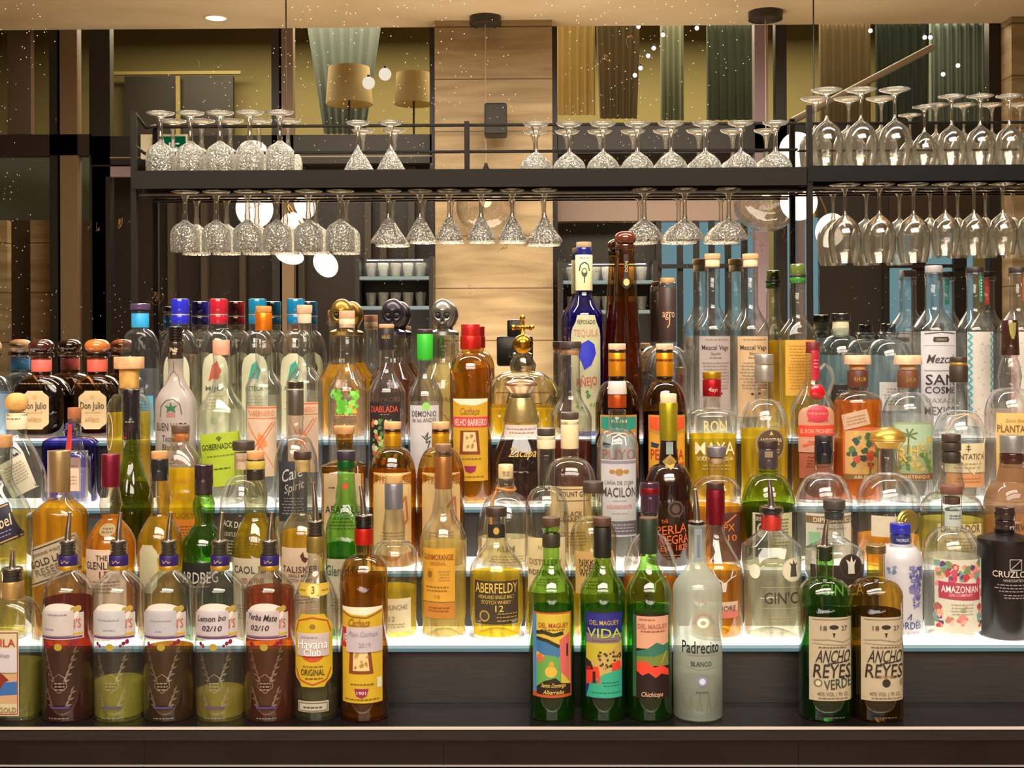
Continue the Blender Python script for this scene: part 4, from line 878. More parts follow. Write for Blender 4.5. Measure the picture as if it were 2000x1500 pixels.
def ancho(cx, g, liqc, label, word, sp, caps):
    B(0, cx, 49, 17, 1066, 1128, 1158, label, sty='r', g=g, liq=(liqc, 1192, 1.2, .08), spout=sp, n=2.6, d=.9, edge=.5, caps=caps, group='cream-labelled chilli liqueurs',
      labs=[LB(1196, 1356, 43, '#c9b99c', ('l', [(-38, 1200), (38, 1200)], 1.2, '#7a6a54'), T('18', 1216, 9, '#4a3c30', 12, -18), T('27', 1216, 9, '#4a3c30', 12, 22), ('o', 2, 1215, 9, 4.5, INKD), ('p', [(-1, 1226), (5, 1226), (2, 1236)], INKD), ('l', [(-38, 1240), (-10, 1238), (20, 1243), (38, 1238)], 1.3, '#8a7a64'), ('l', [(-38, 1246), (38, 1250)], 1, '#8a7a64'), BR_(1250, 1256, 30, '#6a5c4a'),
              T('ANCHO', 1270, 24, '#2b221e', 66, 2, .2), T('REYES', 1298, 26, '#2b221e', 72, 0, .1), ('l', [(-10, 1285), (34, 1279)], 2, '#2b221e'), *word, T('40% VOL | 70 CL', 1342, 7, '#6a5c4a', 60), BR_(1348, 1353, 34, '#7a6a54'), xo=4),
            LB(1384, 1394, 30, None, BR_(1386, 1390, 22, '#5a5248', 4), name='embossing')])
ancho(1609, '#66d048', '#1c5a18', 'green liqueur bottle with cream ornate label reading VERDE and a bent pour spout', [T('VERDE', 1322, 19, '#2b3a2c', 56, 10, .1, 8), ('o', -28, 1322, 8, 8, '#6a6450'), ('o', -28, 1322, 5, 5, '#c9b99c')], (1015, 5, 1066, 17), ())
ancho(1709, '#e0a428', '#4a2a0c', 'amber liqueur bottle with cream ornate label, right end of the counter row', [('o', 2, 1322, 8, 8, '#2b221e'), T('ORIGINAL', 1309, 6, '#8a6a54', 40), ('o', 34, 1322, 5, 7, '#8a7a64')], None, [('screw_cap', 1064, 1080, 19, '#9a8258', 'f', 'thread')])
# ================================================================ row 2: first lit step
AMB = '#c97a16'
B(1, 0, 54, 22, 872, 925, 1008, 'tall clear square whisky bottle with slanted navy label, cut by the left frame edge', g='#dde8dc', n=3.4, d=.8, liq=('#d8b060', 1120, .8),
  caps=[('stopper', 850, 874, 22, '#b08050', 'w')], labs=[LB(990, 1062, 46, '#2a2438', ('l', [(-44, 994), (44, 994)], 2.5, '#b8924a'), ('l', [(-44, 1058), (44, 1058)], 2.5, '#b8924a'), T('Blue Label', 1022, 22, '#d8c8a0', 82, 0, .2), BR_(1038, 1052, 34, '#8a7fa0'), rot=22)])
B(1, 116, 50, 18, 884, 962, 1006, 'square amber whisky bottle with slanted silver-grey label and bronze neck capsule', sty='s', g='#e6dcc0', n=3.6, d=.8, liq=('#e08a10', 980, 1.0, .35),
  caps=[('neck_capsule', 880, 960, 19.5, '#a08458', 'f')], labs=[LB(1052, 1124, 60, '#bcae92', ('l', [(-56, 1057), (56, 1057)], 2, '#3a3228'), ('l', [(-56, 1119), (56, 1119)], 2, '#3a3228'), T('JOHNNIE WALKER', 1068, 6, '#5a5040', 70), T('GOLD LABEL', 1084, 13, '#2e2822', 92), T('RESERVE', 1101, 13, '#6a5e4c', 76), BR_(1108, 1114, 30, '#7a6e5a'), rot=20, xo=-2)])
B(1, 215, 48, 16, 888, 945, 1062, 'amber single malt with burgundy capsule and pale label marked 15', nk=[(950, 16), (962, 19), (985, 22), (1000, 19), (1010, 18)], g='#efe2c8', liq=('#e07c14', 1006, 1.0, .35), sty='f',
  caps=[('neck_capsule', 887, 950, 18, '#7a1c30', 'f')], labs=[LB(1018, 1042, 16, '#a89464', BR_(1024, 1036, 11, '#5a4a2c'), shape='oval', name='seal', xo=4), LB(1066, 1200, 46, '#ecd6bc', T('THE', 1081, 10, '#3a2c26', 24, -2), T('GLENLIVET', 1096, 14, '#3a2c26', 80), T('15', 1113, 13, '#8a2c2c', 17, 2), BR_(1124, 1150, 34, '#8a7a68'))])
B(1, 311, 43, 16, 895, 935, 1056, 'amber bottle with cork top, black collar and plain rounded pale label', nk=[(938, 16), (955, 20), (975, 22), (992, 17), (1002, 17)], g='#ecdcae', liq=('#c88a16', 1010, 1.0, .3), sty='f',
  caps=[('cork', 881, 896, 16, '#c89058', 'w'), ('neck_capsule', 896, 938, 17.5, '#1f2024', 'g')], labs=[LB(1058, 1150, 21, '#d3cfa8', ('o', 0, 1074, 6, 6, '#bcb78c'), shape='round', xo=-14)])
B(1, 397, 44, 17, 962, 964, 1066, 'dark green whisky bottle with black shield label and bulging neck', nk=[(968, 17), (982, 21), (998, 21), (1012, 17), (1022, 18)], g='#7cc83a', liq=('#4a8a18', 1030, 1.2, .12), sty='f', edge=.6,
  caps=[('neck_capsule', 907, 966, 18, '#2c1c22', 'g')], labs=[LB(1092, 1152, 43, '#2a2522', T('ARDBEG', 1120, 22, '#d8d0c4', 78), BR_(1134, 1140, 22, '#a89880'), shape='shield')])
B(1, 498, 46, 17, 896, 936, 1072, 'olive-tinted whisky bottle with cork top and cream label marked 12', nk=[(940, 17), (955, 22), (975, 23), (995, 20), (1008, 22)], g='#e6e0a8', liq=('#b88a14', 1004, 1.0, .25), sty='f',
  caps=[('cork', 881, 897, 17, '#c89058', 'w'), ('neck_capsule', 896, 937, 18, '#2a2320', 'g'), ('neck_sticker', 899, 916, 18.6, '#b8a040', 'm', 'open')], labs=[LB(1083, 1235, 45, '#dfd3b8', T('CAOL ILA', 1104, 14, '#4a443c', 78), T('AGED 12 YEARS', 1125, 10, '#8a4a3a', 50), BR_(1138, 1146, 28, '#8a8070'), BR_(1170, 1200, 34, '#9a907c'))])
B(1, 590, 44, 15, 896, 920, 1046, 'clear single malt with dark cap, amber liquid and cream label with a small rampant lion', nk=[(923, 15), (940, 18), (960, 21), (985, 19), (1000, 21)], g='#eceee4', liq=('#e09020', 1036, 1.0, .3), sty='f',
  caps=[('screw_cap', 881, 896, 17, '#3a2a22', 'm'), ('cork', 896, 921, 14.5, '#c8a468', 'w')], labs=[LB(1063, 1235, 43, '#e8d2b8', ('p', [(2, 1078), (8, 1070), (10, 1080), (18, 1084), (12, 1092), (6, 1088)], '#5a2a20'), T('TALISKER', 1104, 12, '#5a3830', 76), T('SINGLE MALT', 1116, 6, '#5a3830', 44), T('SCOTCH WHISKY', 1125, 6, '#5a3830', 52), BR_(1140, 1170, 32, '#9a8470'))])
B(1, 675, 40, 16.5, 897, 980, 1040, 'bright green triangular whisky bottle with red heart sticker on its neck', nk=[(940, 17), (965, 20), (980, 21)], g='#7ce05a', n=3.0, d=.85, liq=('#1e8a1c', 1062, 1.0, .2), sty='f', edge=.45,
  caps=[('screw_cap', 880, 898, 18.5, '#2a2034', 'm'), ('neck_capsule', 898, 915, 17.5, '#14602a', 'f')], labs=[LB(940, 956, 8, None, ('p', [(0, 956), (-7, 946), (-4, 941), (0, 944), (4, 941), (7, 946)], '#c0392b'), name='heart_sticker'), LB(996, 1010, 30, None, BR_(998, 1008, 24, '#1c5a20'), name='printed_line'), LB(1086, 1220, 39, '#dcd0b4', T('Glenfiddich', 1108, 20, '#2f5a4a', 72), T('12', 1140, 16, '#5a4a30', 18), BR_(1160, 1190, 28, '#9a8f78'))])
B(1, 768, 46, 16, 943, 990, 1088, 'clear malt bottle with grey capsule, cork top and cream label', nk=[(995, 17), (1010, 19), (1030, 22), (1050, 21), (1056, 22)], g='#eceee2', liq=('#d8b040', 1145, .8, .25), sty='r',
  caps=[('cork', 927, 944, 17, '#c0955a', 'w'), ('neck_capsule', 944, 994, 18, '#8a8a94', 'f')], labs=[LB(1160, 1224, 40, '#e6dcbc', T('GLENKINCHIE', 1176, 9, '#8a8064', 62), T('12', 1198, 9, '#8a8064', 12), BR_(1206, 1216, 26, '#a89c7c'))])
B(1, 865, 45, 16, 882, 985, 1052, 'slender bottle with yellow-orange label and long bronze neck capsule', nk=[(955, 16), (975, 18), (990, 21)], bd=[(1195, 45), (1215, 42), (1232, 44)], g='#eceade', liq=('#e8d07a', 1058, .8, .35), sty='s',
  caps=[('stopper', 867, 882, 16, '#7a5a42', 'm'), ('clear_collar', 882, 892, 17.5, '#e8e0d0', 'x'), ('neck_capsule', 891, 954, 17.4, '#a8703a', 'f')], labs=[LB(1064, 1166, 35, '#e0a83a', T('GLENMORANGIE', 1080, 11, '#8a4a1c', 64), T('ORIGINAL', 1092, 7, '#a8682a', 34), ('r', -24, 1102, -8, 1128, '#c08a2a'), ('o', -16, 1114, 5, 7, '#8a5a1c'), BR_(1104, 1126, 12, '#b88a3a', 14), BR_(1134, 1148, 26, '#8a5a20', -4), T('10', 1156, 6, '#8a5a20', 10), xo=-10),
     LB(1168, 1198, 34, '#c88432', BR_(1174, 1186, 24, '#8a5414'), xo=-10, name='lower_label')])
B(1, 968, 53, 19, 1005, 1048, 1116, 'squat whisky bottle with dark printed 12 label and flared foot', bd=[(1205, 53), (1222, 48), (1238, 55)], g='#eceadc', liq=('#e0b838', 1117, .9, .3), sty='s', caps=[('stopper', 990, 1008, 20.5, '#382820', 'm')],
  labs=[LB(1022, 1048, 19.5, '#2f2a24', ('o', 0, 1034, 6, 7, '#b89848'), name='neck_label'), LB(1125, 1208, 48, '#463a2c', T('ABERFELDY', 1138, 19, '#d8b850', 90), T('HIGHLAND SINGLE MALT', 1155, 7, '#c8a848', 74), T('SCOTCH WHISKY', 1165, 7, '#c8a848', 60), T('12', 1177, 12, '#d8b850', 16, 6), ('o', -24, 1192, 11, 11, '#a88a3c'), ('o', -24, 1192, 8, 8, '#463a2c'), BR_(1184, 1204, 24, '#a88a48', 20))])
B(1, 1066, 43, 17, 852, 950, 1000, 'tall clear whisky bottle with small dark cap and cream label, behind the leftmost green bottle', g='#eaece2', liq=('#c88a40', 1150, .9, .3), sty='r', caps=[('stopper', 836, 850, 17.5, '#3e352c', 'm'), ('neck_paper', 851, 876, 18, '#d8cca8', 'm', 'open')],
  labs=[LB(1044, 1150, 43, '#ecd9a4', T('N°1', 1062, 8, '#a89060', 16, -8), T('DISTILLERY', 1090, 11, '#7a6440', 70, -2), T('INDEPENDENT', 1110, 10, '#4a3c28', 74, -2), BR_(1120, 1136, 28, '#a89060'), xo=-2)])
B(1, 1157, 45, 19, 960, 1010, 1046, 'pale grain whisky bottle with dark brown cap and plain cream label, between green bottles', g='#e0dcae', liq=('#c89a40', 1160, .9, .3), sty='r', caps=[('screw_cap', 940, 962, 20, '#43332a', 'm')],
  labs=[LB(1070, 1152, 42, '#e8bf7a', T('NIKKA', 1090, 11, '#3c2e22', 40, -12), T('COFFEY', 1101, 11, '#3c2e22', 48, -8), T('WHISKY', 1112, 11, '#3c2e22', 48, -8), BR_(1124, 1142, 24, '#8a6a40', -4))])
stag = lambda x, y, s=1: [('l', [(x, y+20*s), (x-3*s, y+6*s), (x-14*s, y-2*s), (x-22*s, y-18*s)], 2.2, '#c9c0b4'), ('l', [(x-14*s, y-2*s), (x-26*s, y-4*s)], 2, '#c9c0b4'), ('l', [(x, y+20*s), (x+3*s, y+6*s), (x+14*s, y-2*s), (x+20*s, y-18*s)], 2.2, '#c9c0b4'), ('l', [(x+14*s, y-2*s), (x+26*s, y-6*s)], 2, '#c9c0b4'), ('p', [(x-6*s, y+6*s), (x+6*s, y+6*s), (x+3*s, y+24*s), (x-3*s, y+24*s)], '#d8d0c4')]
B(1, 1268, 54, 16.5, 1000, 1040, 1128, 'round-bellied malt decanter with silver stag head, behind the rightmost green bottle', g='#f0e6dc', liq=('#c86a18', 1128, 1.0, .3), sty='r', caps=[('neck_capsule', 942, 1000, 18.5, '#3a2034', 'g'), ('red_band', 952, 964, 19, '#8a1c20', 'f', 'open')],
  labs=[LB(1100, 1150, 40, None, *stag(0, 1122), name='stag_emblem'), LB(1165, 1192, 34, '#dcc8b0', T('DALMORE', 1174, 10, '#6a3c30', 56), ('r', -34, 1182, 34, 1192, '#c86a60'))])
B(1, 1396, 52, 16.5, 1000, 1026, 1120, 'malt bottle with maroon capsule, orange liquid and silver stag head, right of the frosted bottle', g='#f0e6dc', liq=('#c8701c', 1108, 1.0, .3), sty='s', caps=[('stopper', 942, 956, 17, '#3a1c18', 'm'), ('neck_capsule', 956, 1024, 18, '#7a1426', 'f')],
  labs=[LB(1100, 1160, 44, None, *stag(8, 1122), name='stag_emblem'), LB(1165, 1196, 40, '#dcc4ac', T('DALMORE', 1177, 10, '#6a3c30', 66), ('r', -40, 1183, 40, 1196, '#cf7468'))])
B(1, 1505, 55, 19, 1002, 1032, 1064, 'clear broad gin bottle with red collar, beige print and a pour spout', sty='c', g='#eef0e6', n=3.0, d=.85, liq=('#d9d3b4', 1100, .5, .3), spout=(938, -4, 990, 22),
  caps=[('glass_ring', 990, 1004, 23, '#e8ece8', 'x'), ('neck_capsule', 1004, 1035, 19.8, '#d8453c', 'f', 'open')],
  labs=[LB(1090, 1225, 52, None, ('o', 32, 1105, 22, 23, '#c9bfa2'), ('o', 32, 1105, 19, 20, '#d9d0b4'), ('p', [(26, 1118), (28, 1098), (24, 1090), (31, 1094), (33, 1084), (36, 1094), (42, 1090), (38, 1098), (40, 1118)], '#4a443c'), ('l', [(-28, 1138), (48, 1138)], 1, '#a89c80'), ('l', [(-28, 1178), (48, 1178)], 1, '#a89c80'), T("GIN'CA", 1158, 22, '#3a332c', 84, 18), BR_(1192, 1204, 30, '#a8927c', 14), ('o', -40, 1108, 9, 14, '#e0dac6'), name='printed_label')])
B(1, 1628, 54, 18, 993, 1048, 1072, 'clear broad gin bottle with dark brown pineapple label, behind the green bottle with a spout', sty='c', g='#eceee6', n=3.0, d=.85, liq=('#d9d3c0', 1098, .4, .25), caps=[('stopper', 976, 994, 21, '#3c3530', 'm'), ('neck_band', 996, 1014, 18.6, '#2e3036', 'g', 'open')],
  labs=[LB(1096, 1215, 52, '#3a2c24', ('o', 20, 1098, 23, 24, '#44342c'), ('o', 20, 1098, 20, 21, '#30241e'), ('p', [(14, 1112), (14, 1096), (10, 1084), (18, 1090), (20, 1078), (24, 1090), (30, 1084), (26, 1096), (27, 1112)], '#d8d0c0'), T("GIN'CA", 1142, 22, '#e0d8cc', 84, 4), BR_(1170, 1190, 34, '#a89884'))])
B(1, 1757, 41, 19, 1060, 1062, 1092, 'white ceramic gin bottle with blue flower print and blue cap', sty='r', g='#d8d3d2', opaque=paint('#b6b2b6', .3, 0, 0, 0, .3), caps=[('screw_cap', 1022, 1042, 20, '#26289a', 'g'), ('neck_band', 1043, 1062, 19.5, '#2a2e66', 'g')],
  labs=[LB(1044, 1060, 18, None, T('NORDES', 1052, 6, '#c8c8dc', 26), off=.0014, name='neck_print'), LB(1092, 1240, 40, None, ('spots', 46, 4, 1100, 38, 1150, 4.2, ('#6a6a9c', '#7c7cae', '#54548a')), ('spots', 26, 12, 1140, 30, 1180, 3.6, ('#6a6a9c', '#7c7cae', '#54548a')), ('spots', 6, -38, 1100, -20, 1122, 4, ('#7c8cae', '#6a7a9c')), T('NORDÉS', 1212, 14, '#3a4478', 62, 0), T('ATLANTIC GALICIAN GIN', 1226, 4, '#6a6a7c', 50), ('l', [(0, 1200), (8, 1190), (6, 1202)], 2, '#3a4478'), name='printed_label')])
fl = ('#c0485c', '#d8887c', '#6f8a5a', '#5a3c6c', '#e0a080', '#b83a4a', '#7a9a8c')
B(1, 1857, 55, 19, 964, 1030, 1078, 'clear gin bottle with fruit and flower print around a crimson band', sty='r', g='#f0f2ec', liq=('#e6e6dc', 1085, .3, .2), caps=[('stopper', 948, 964, 20.5, '#6a4030', 'w'), ('neck_band', 970, 984, 16, '#5a3a30', 'm')],
  labs=[LB(996, 1026, 20, '#c4ccc4', BR_(1002, 1012, 14, '#5a6460'), name='neck_label'), LB(1084, 1224, 52, '#e0dac6', ('spots', 42, -48, 1088, 48, 1128, 6.5, fl), ('spots', 16, -50, 1130, -36, 1220, 6, fl), ('spots', 16, 38, 1130, 50, 1220, 5.5, fl), ('spots', 18, -46, 1172, 46, 1216, 5, ('#d88a80', '#e0b0a0', '#8a9a6c', '#d86a6a')), ('p', [(-44, 1126), (40, 1130), (42, 1162), (-44, 1158)], '#a83a4e'), T('AMAZONIAN', 1140, 13, '#f0e4e0', 74, -2), T('GIN COMPANY', 1151, 6, '#e0b0b0', 46, -2), BR_(1166, 1190, 24, '#a8a090'))])
B(1, 1961, 51, 19, 1030, 1040, 1050, 'matte black gin bottle with fine white lettering, right end of the lowest lit step', sty='c', bd=[(1058, 52.5), (1062, 51)], opaque=paint('#171214', .3, .1), caps=[('screw_cap', 990, 1014, 19, '#2a1e1e', 'g'), ('neck_band', 1015, 1036, 18, '#2a1e1e', 'g')],
  labs=[LB(1080, 1170, 48, None, ('l', [(-11, 1084), (11, 1084), (11, 1104), (-11, 1104), (-11, 1084)], 1.6, '#a89c98'), ('l', [(-11, 1104), (11, 1084)], 1.6, '#a89c98'), T('CRUZLOMA', 1112, 12, '#cfc4c0', 86), T('HANDCRAFTED GIN', 1124, 5, '#a89c98', 46), BR_(1130, 1148, 42, '#8a8082'), BR_(1150, 1160, 30, '#8a8082'), name='printed_label'), LB(1014, 1034, 14, None, T('PT', 1028, 6, '#cfc4c0', 10, 6), name='neck_print', off=.0012)])
# ================================================================ row 3: second lit step
B(2, 32, 56, 19, 806, 850, 945, 'squat clear tequila bottle with round cork ball stopper and a paper neck tag', sty='f', g='#eceee4', n=2.6, d=.75, liq=('#e0a050', 1000, .8, .3),
  caps=[('ball_stopper', 767, 806, 22, '#c89450', 'w', 'ball'), ('neck_paper', 806, 838, 20, '#e0cfae', 'm', 'open')], labs=[LB(812, 822, 18, None, BR_(813, 820, 15, '#9a6a40'), name='neck_print', off=.0015), LB(890, 960, 28, '#d8d0b8', BR_(900, 940, 22, '#9a9078'), rot=28, xo=18, name='hanging_tag', off=.003)])
B(2, 256, 42, 16, 855, 880, 985, 'tall green wine-shaped bottle with long black capsule and small red strip', g='#6fa02c', liq=('#6a4410', 943, 1.0, .3), sty='s', edge=.5, caps=[('neck_capsule', 760, 858, 17, '#1c181c', 'g')],
  labs=[LB(832, 856, 4, '#c02c24', xo=-9, name='red_strip', off=.002), LB(818, 828, 12, None, BR_(819, 827, 10, '#a89c80'), name='neck_print', off=.0015)])
B(2, 352, 44, 17, 845, 865, 918, 'clear square bourbon bottle with embossed lettering and bright yellow liquid', sty='f', g='#f0e8d8', n=3.2, d=.8, liq=('#e6b010', 917, 1.0, .45),
  caps=[('stopper', 830, 845, 17.5, '#5a4434', 'm'), ('cork', 845, 862, 16, '#c8783a', 'w')], labs=[LB(920, 1010, 42, None, T('WILD TURKEY', 935, 10, '#b07c10', 70), T('BOURBON', 964, 13, '#b88414', 66), T('KENTUCKY', 1002, 11, '#8a4c10', 70), name='embossing'), LB(1010, 1100, 42, '#d8872a', BR_(1020, 1060, 30, '#8a4a14'))])
B(2, 475, 47, 18, 882, 930, 988, 'clear whiskey bottle with flat dark stopper and charcoal label', sty='r', g='#eef0ea', liq=('#e8c890', 1030, .5, .2), caps=[('stopper', 861, 879, 21.5, '#3e3228', 'm'), ('neck_paper', 884, 916, 17, '#e0c0a0', 'm', 'open')],
  labs=[LB(890, 912, 12, None, BR_(893, 898, 12, '#a87a5a'), name='neck_print', off=.0015), LB(1002, 1090, 44, '#403a30', T('JACK DANIEL’S', 1018, 12, '#e0d8c4', 76, 0, 0, -6), T('GENTLEMAN JACK', 1036, 8, '#c0b498', 64), BR_(1046, 1076, 30, '#a89c80'))])
B(2, 577, 42, 15, 812, 850, 905, 'tall clear bottle with long dark metal cap and a charcoal script label', sty='r', g='#eef0ea', liq=('#e8d8c0', 1010, .4, .2), caps=[('screw_cap', 745, 760, 15.5, '#33261e', 'g'), ('neck_capsule', 760, 811, 15.5, '#6a6058', 'f'), ('bright_ring', 759, 762, 16, '#d8d0c0', 'f', 'open')],
  labs=[LB(897, 1012, 30, '#3c3c42', T('Cafe', 920, 22, '#c8c4c0', 44, 0, .4, 18), T('Spirit', 945, 16, '#b8b4b0', 40, 4, .4, 18), BR_(965, 1000, 22, '#8a888a')), ])
B(2, 672, 43, 16.5, 880, 896, 908, 'square dark amber bottle with cork top and tall cream label, behind the bright green bottle', sty='c', g='#d0942c', n=6, d=.8, liq=('#a8640c', 915, 1.0, .2), edge=.6, caps=[('stopper', 832, 847, 21, '#c8905a', 'w', '', 19), ('cork', 847, 878, 17, '#a8661a', 'x')],
  labs=[LB(921, 1080, 40, '#dcbf96', BR_(944, 952, 8, '#5a4a34', -20), T('ABASOLO', 990, 14, '#2a221a', 70, 2), BR_(1004, 1030, 30, '#7a644a'))])
for cx_, lt_, lq in ((766, 'round amber bottle with yellow collar and cream label, left of the matching pair', 918), (860, 'round amber bottle with yellow collar and cream label, right of the matching pair', 916)):
    B(2, cx_, 46.5, 16.5, 840, 872, 928, lt_, sty='r', g='#d89a30', liq=('#b8660c', lq, 1.0, .25), edge=.55, group='matching amber bottles', caps=[('cork', 824, 838, 17, '#c89a6a', 'w'), ('dark_ring', 838, 843, 17.2, '#2a1218', 'g'), ('neck_capsule', 843, 871, 17.4, '#d09a1c', 'f', 'open')],
      labs=[LB(919, 1100, 42, '#e8ca8c', T('TRAVELLER', 934, 11, '#b07a4a', 70, 6), ('l', [(12, 985), (28, 965), (32, 1010), (24, 1018), (20, 990)], 5, '#b86a3a'), BR_(1030, 1060, 26, '#a88a5c'), xo=3)])
def ribbon(root, zz, s, surf):
    m = paint('#d88a3a', .5, 0, 0, .3); z = zz(955)
    tube('ribbon', [(18/s*math.cos(t), 18/s*math.sin(t), z+.0015*math.sin(2*t)) for t in [2*PI*i/20 for i in range(21)]], .0028, m, root, 8)
    tube('ribbon_tail', [(-17/s, -.004, z), (-26/s, -.012, zz(975)), (-30/s, -.022, zz(1000)), (-28/s, -.034, zz(1025))], [.0025, .0035, .0035, .002], m, root, 6)
B(2, 987, 58, 16, 936, 960, 1036, 'squat clear rum bottle with tax-stamped cork and orange ribbon tied round its neck', sty='r', g='#eceee6', liq=('#e8dcae', 1050, .5, .25), caps=[('cork', 907, 934, 14.5, '#dcc090', 'w'), ('glass_ring', 934, 952, 19, '#e8e0c8', 'x')], extra=ribbon,
  labs=[LB(1044, 1100, 54, '#ecdcae', T('RUM', 1062, 12, '#8a7a50', 34), BR_(1074, 1090, 40, '#a89868')), LB(915, 930, 8, None, BR_(917, 928, 8, '#9a8458'), name='stamp', off=.0012)])
B(2, 1112, 50, 17, 822, 893, 935, 'clear rum bottle with small dark cap and boxed lettering on cream label', sty='r', g='#eceae2', n=2.4, d=.9, liq=('#e8c480', 1000, .6, .3), caps=[('screw_cap', 805, 818, 17.5, '#4a3a30', 'm'), ('neck_paper', 819, 876, 17.6, '#dcc89c', 'm', 'open')],
  labs=[LB(945, 1010, 46, '#e6cb9a', ('l', [(-28, 950), (40, 950), (40, 972), (-28, 972), (-28, 950)], 1.4, '#7a6040'), T('MOUNT GAY', 959, 10, '#33271e', 62, 6), T('BLACK', 997, 10, '#6a543a', 36, 4)), LB(1012, 1098, 46, '#e8cf9c', T('BARREL', 1008, 10, '#6a543a', 40, 4), BR_(1030, 1060, 34, '#a88a5c'), name='lower_label')])
B(2, 1205, 41, 16.5, 800, 838, 872, 'clear cane spirit bottle with white label reading MACILÓN and orange collar', sty='r', g='#eef2ee', liq=('#eeeee6', 872, .3, .1), caps=[('screw_cap', 745, 770, 17.5, '#c8c2bc', 'm', '', 19), ('neck_capsule', 771, 796, 18, '#c04e1c', 'f')],
  labs=[LB(848, 868, 20, None, ('l', [(-14, 866), (-12, 852), (0, 846), (12, 852), (14, 866)], 2, '#c8ccd0'), ('l', [(-6, 860), (0, 852), (6, 860)], 1.6, '#c8ccd0'), name='embossing'), LB(894, 1042, 39, '#d3cfd2', ('r', -39, 896, 39, 902, '#8a8494'), ('o', 0, 918, 8, 7, '#a87a3a'), ('o', -14, 917, 6, 4, '#a87a3a'), ('o', 14, 917, 6, 4, '#a87a3a'), T('CAÑA DE CUBA', 938, 7, '#6a645c', 62), T('MACILÓN', 956, 18, '#453e3c', 74), BR_(970, 973, 14, '#a8b8b0'), T('AGUARDIENTE', 984, 7, '#c87a70', 52), BR_(992, 1000, 20, '#b8b0b0'), ('r', -39, 1012, 39, 1038, '#6a6470'), BR_(1016, 1034, 32, '#b8b0b8'))])
B(2, 1305, 45, 16.5, 790, 905, 945, 'dark brown rum bottle with olive capsule, gold diamond and orange lettering', sty='r', nk=[(870, 16.5), (900, 19)], g='#2a0f06', opaque=paint('#1f0d08', .12, 0, 0, 0, .6), n=2.0, caps=[('cork', 769, 787, 16, '#dcc8a4', 'w'), ('neck_capsule', 786, 860, 18, '#a89a20', 'f', '', 17.2)],
  labs=[LB(862, 886, 7, '#9ab0ac', name='neck_strip'), LB(886, 914, 16, '#b89a4a', ('o', 0, 900, 5, 6, '#8a6a24'), shape='diamond', name='diamond_label', off=.0012), LB(960, 1100, 42, None, ('o', 8, 988, 16, 16, '#5a443a'), ('o', 8, 988, 13, 13, '#2a1610'), ('o', 8, 988, 8, 8, '#5a443a'), T('THE', 1012, 7, '#d8682c', 14, -14, 0, 8), T('PERLA', 1027, 17, '#d8602a', 62, 0, .1, 8), T('NEGRA', 1046, 17, '#d8602a', 60, 6, .1, 6), T('Esd. 1829', 1062, 11, '#d8602a', 56, 6, .1, 4), BR_(1074, 1084, 20, '#8a5a40'), name='printed_label')])
B(2, 1398, 47, 16, 892, 930, 960, 'square-shouldered bottle with grey stopper and orange brown label, behind the maroon-capped malt', sty='r', g='#f0e6dc', n=2.6, d=.85, liq=('#d87a2a', 985, .9, .35), caps=[('stopper', 872, 892, 19.5, '#8f8890', 'f', '', 18), ('cork', 893, 905, 13, '#d8b890', 'w')],
  labs=[LB(996, 1090, 30, '#5a3c34', T('PX', 1024, 14, '#e07a3a', 22, 6), ('l', [(-20, 1000), (0, 1016), (20, 1000)], 3, '#d8703a'), T('10', 1044, 12, '#e07a3a', 18, 12), xo=12)])
B(2, 1499, 53, 18, 918, 925, 988, 'olive green rum bottle with black framed label, behind the red-collared gin', sty='r', g='#7aa818', liq=('#6a6a08', 985, 1.0, .35), edge=.5, caps=[('stopper', 860, 876, 19.5, '#32241e', 'm', '', 18.5), ('neck_capsule', 876, 916, 18.6, '#3e3438', 'g')],
  labs=[LB(880, 892, 12, '#a08c70', xo=-6, name='neck_sticker', off=.002), LB(995, 1090, 42, '#cfc8a4', ('r', -36, 998, -12, 1080, '#2a2620'), T('DIPLOMATICO', 1006, 8, '#cfc8a4', 22, -24), ('o', -24, 1028, 9, 14, '#b8b08c'), ('o', -24, 1024, 5, 6, '#3a342a'), ('r', -8, 998, 36, 1080, '#b9b488'), BR_(1004, 1060, 18, '#6a6444', 14))])
B(2, 1608, 54, 17.5, 905, 924, 980, 'clear rum bottle with gold-banded white label and dark capped neck', sty='r', g='#f0f0ea', liq=('#eeeee6', 1000, .2, .1), caps=[('stopper', 850, 862, 17, '#2a2222', 'm'), ('neck_capsule', 862, 905, 17.8, '#1c1a22', 'g')],
  labs=[LB(996, 1090, 50, '#dcd3c0', ('r', -50, 1001, 50, 1015, '#7a6444'), T('DIPLOMATICO', 1008, 9, '#e8dcc0', 84, 8), BR_(1022, 1026, 36, '#9a907c'), ('r', -44, 1032, -20, 1062, '#8cbc90'), BR_(1034, 1060, 20, '#a8a090', 8))])
def medal(root, zz, s, surf):
    bm = bmesh.new(); lathe_bm(bm, [(0, 0.0005), (0, 22/s), (-.002, 25/s), (-.004, 25/s), (-.004, .0005)], 30, cap0=False, cap1=False); c = surf(20/s, zz(1012), .0045)
    for q, rr in ((.0008, 17), (.0014, 9)): lathe_bm(bm, [(q, .0005), (q, rr/s), (q-.0009, (rr+1.5)/s)], 26, cap0=False, cap1=False)
    bmesh.ops.recalc_face_normals(bm, faces=bm.faces[:]); bm.transform(Matrix.Translation(c) @ Matrix.Rotation(R(90), 4, 'X') @ Matrix.Rotation(R(22), 4, 'Y')); from_bm(bm, 'gold_medal', paint('#b09a50', .35, .8), root, True, 30)
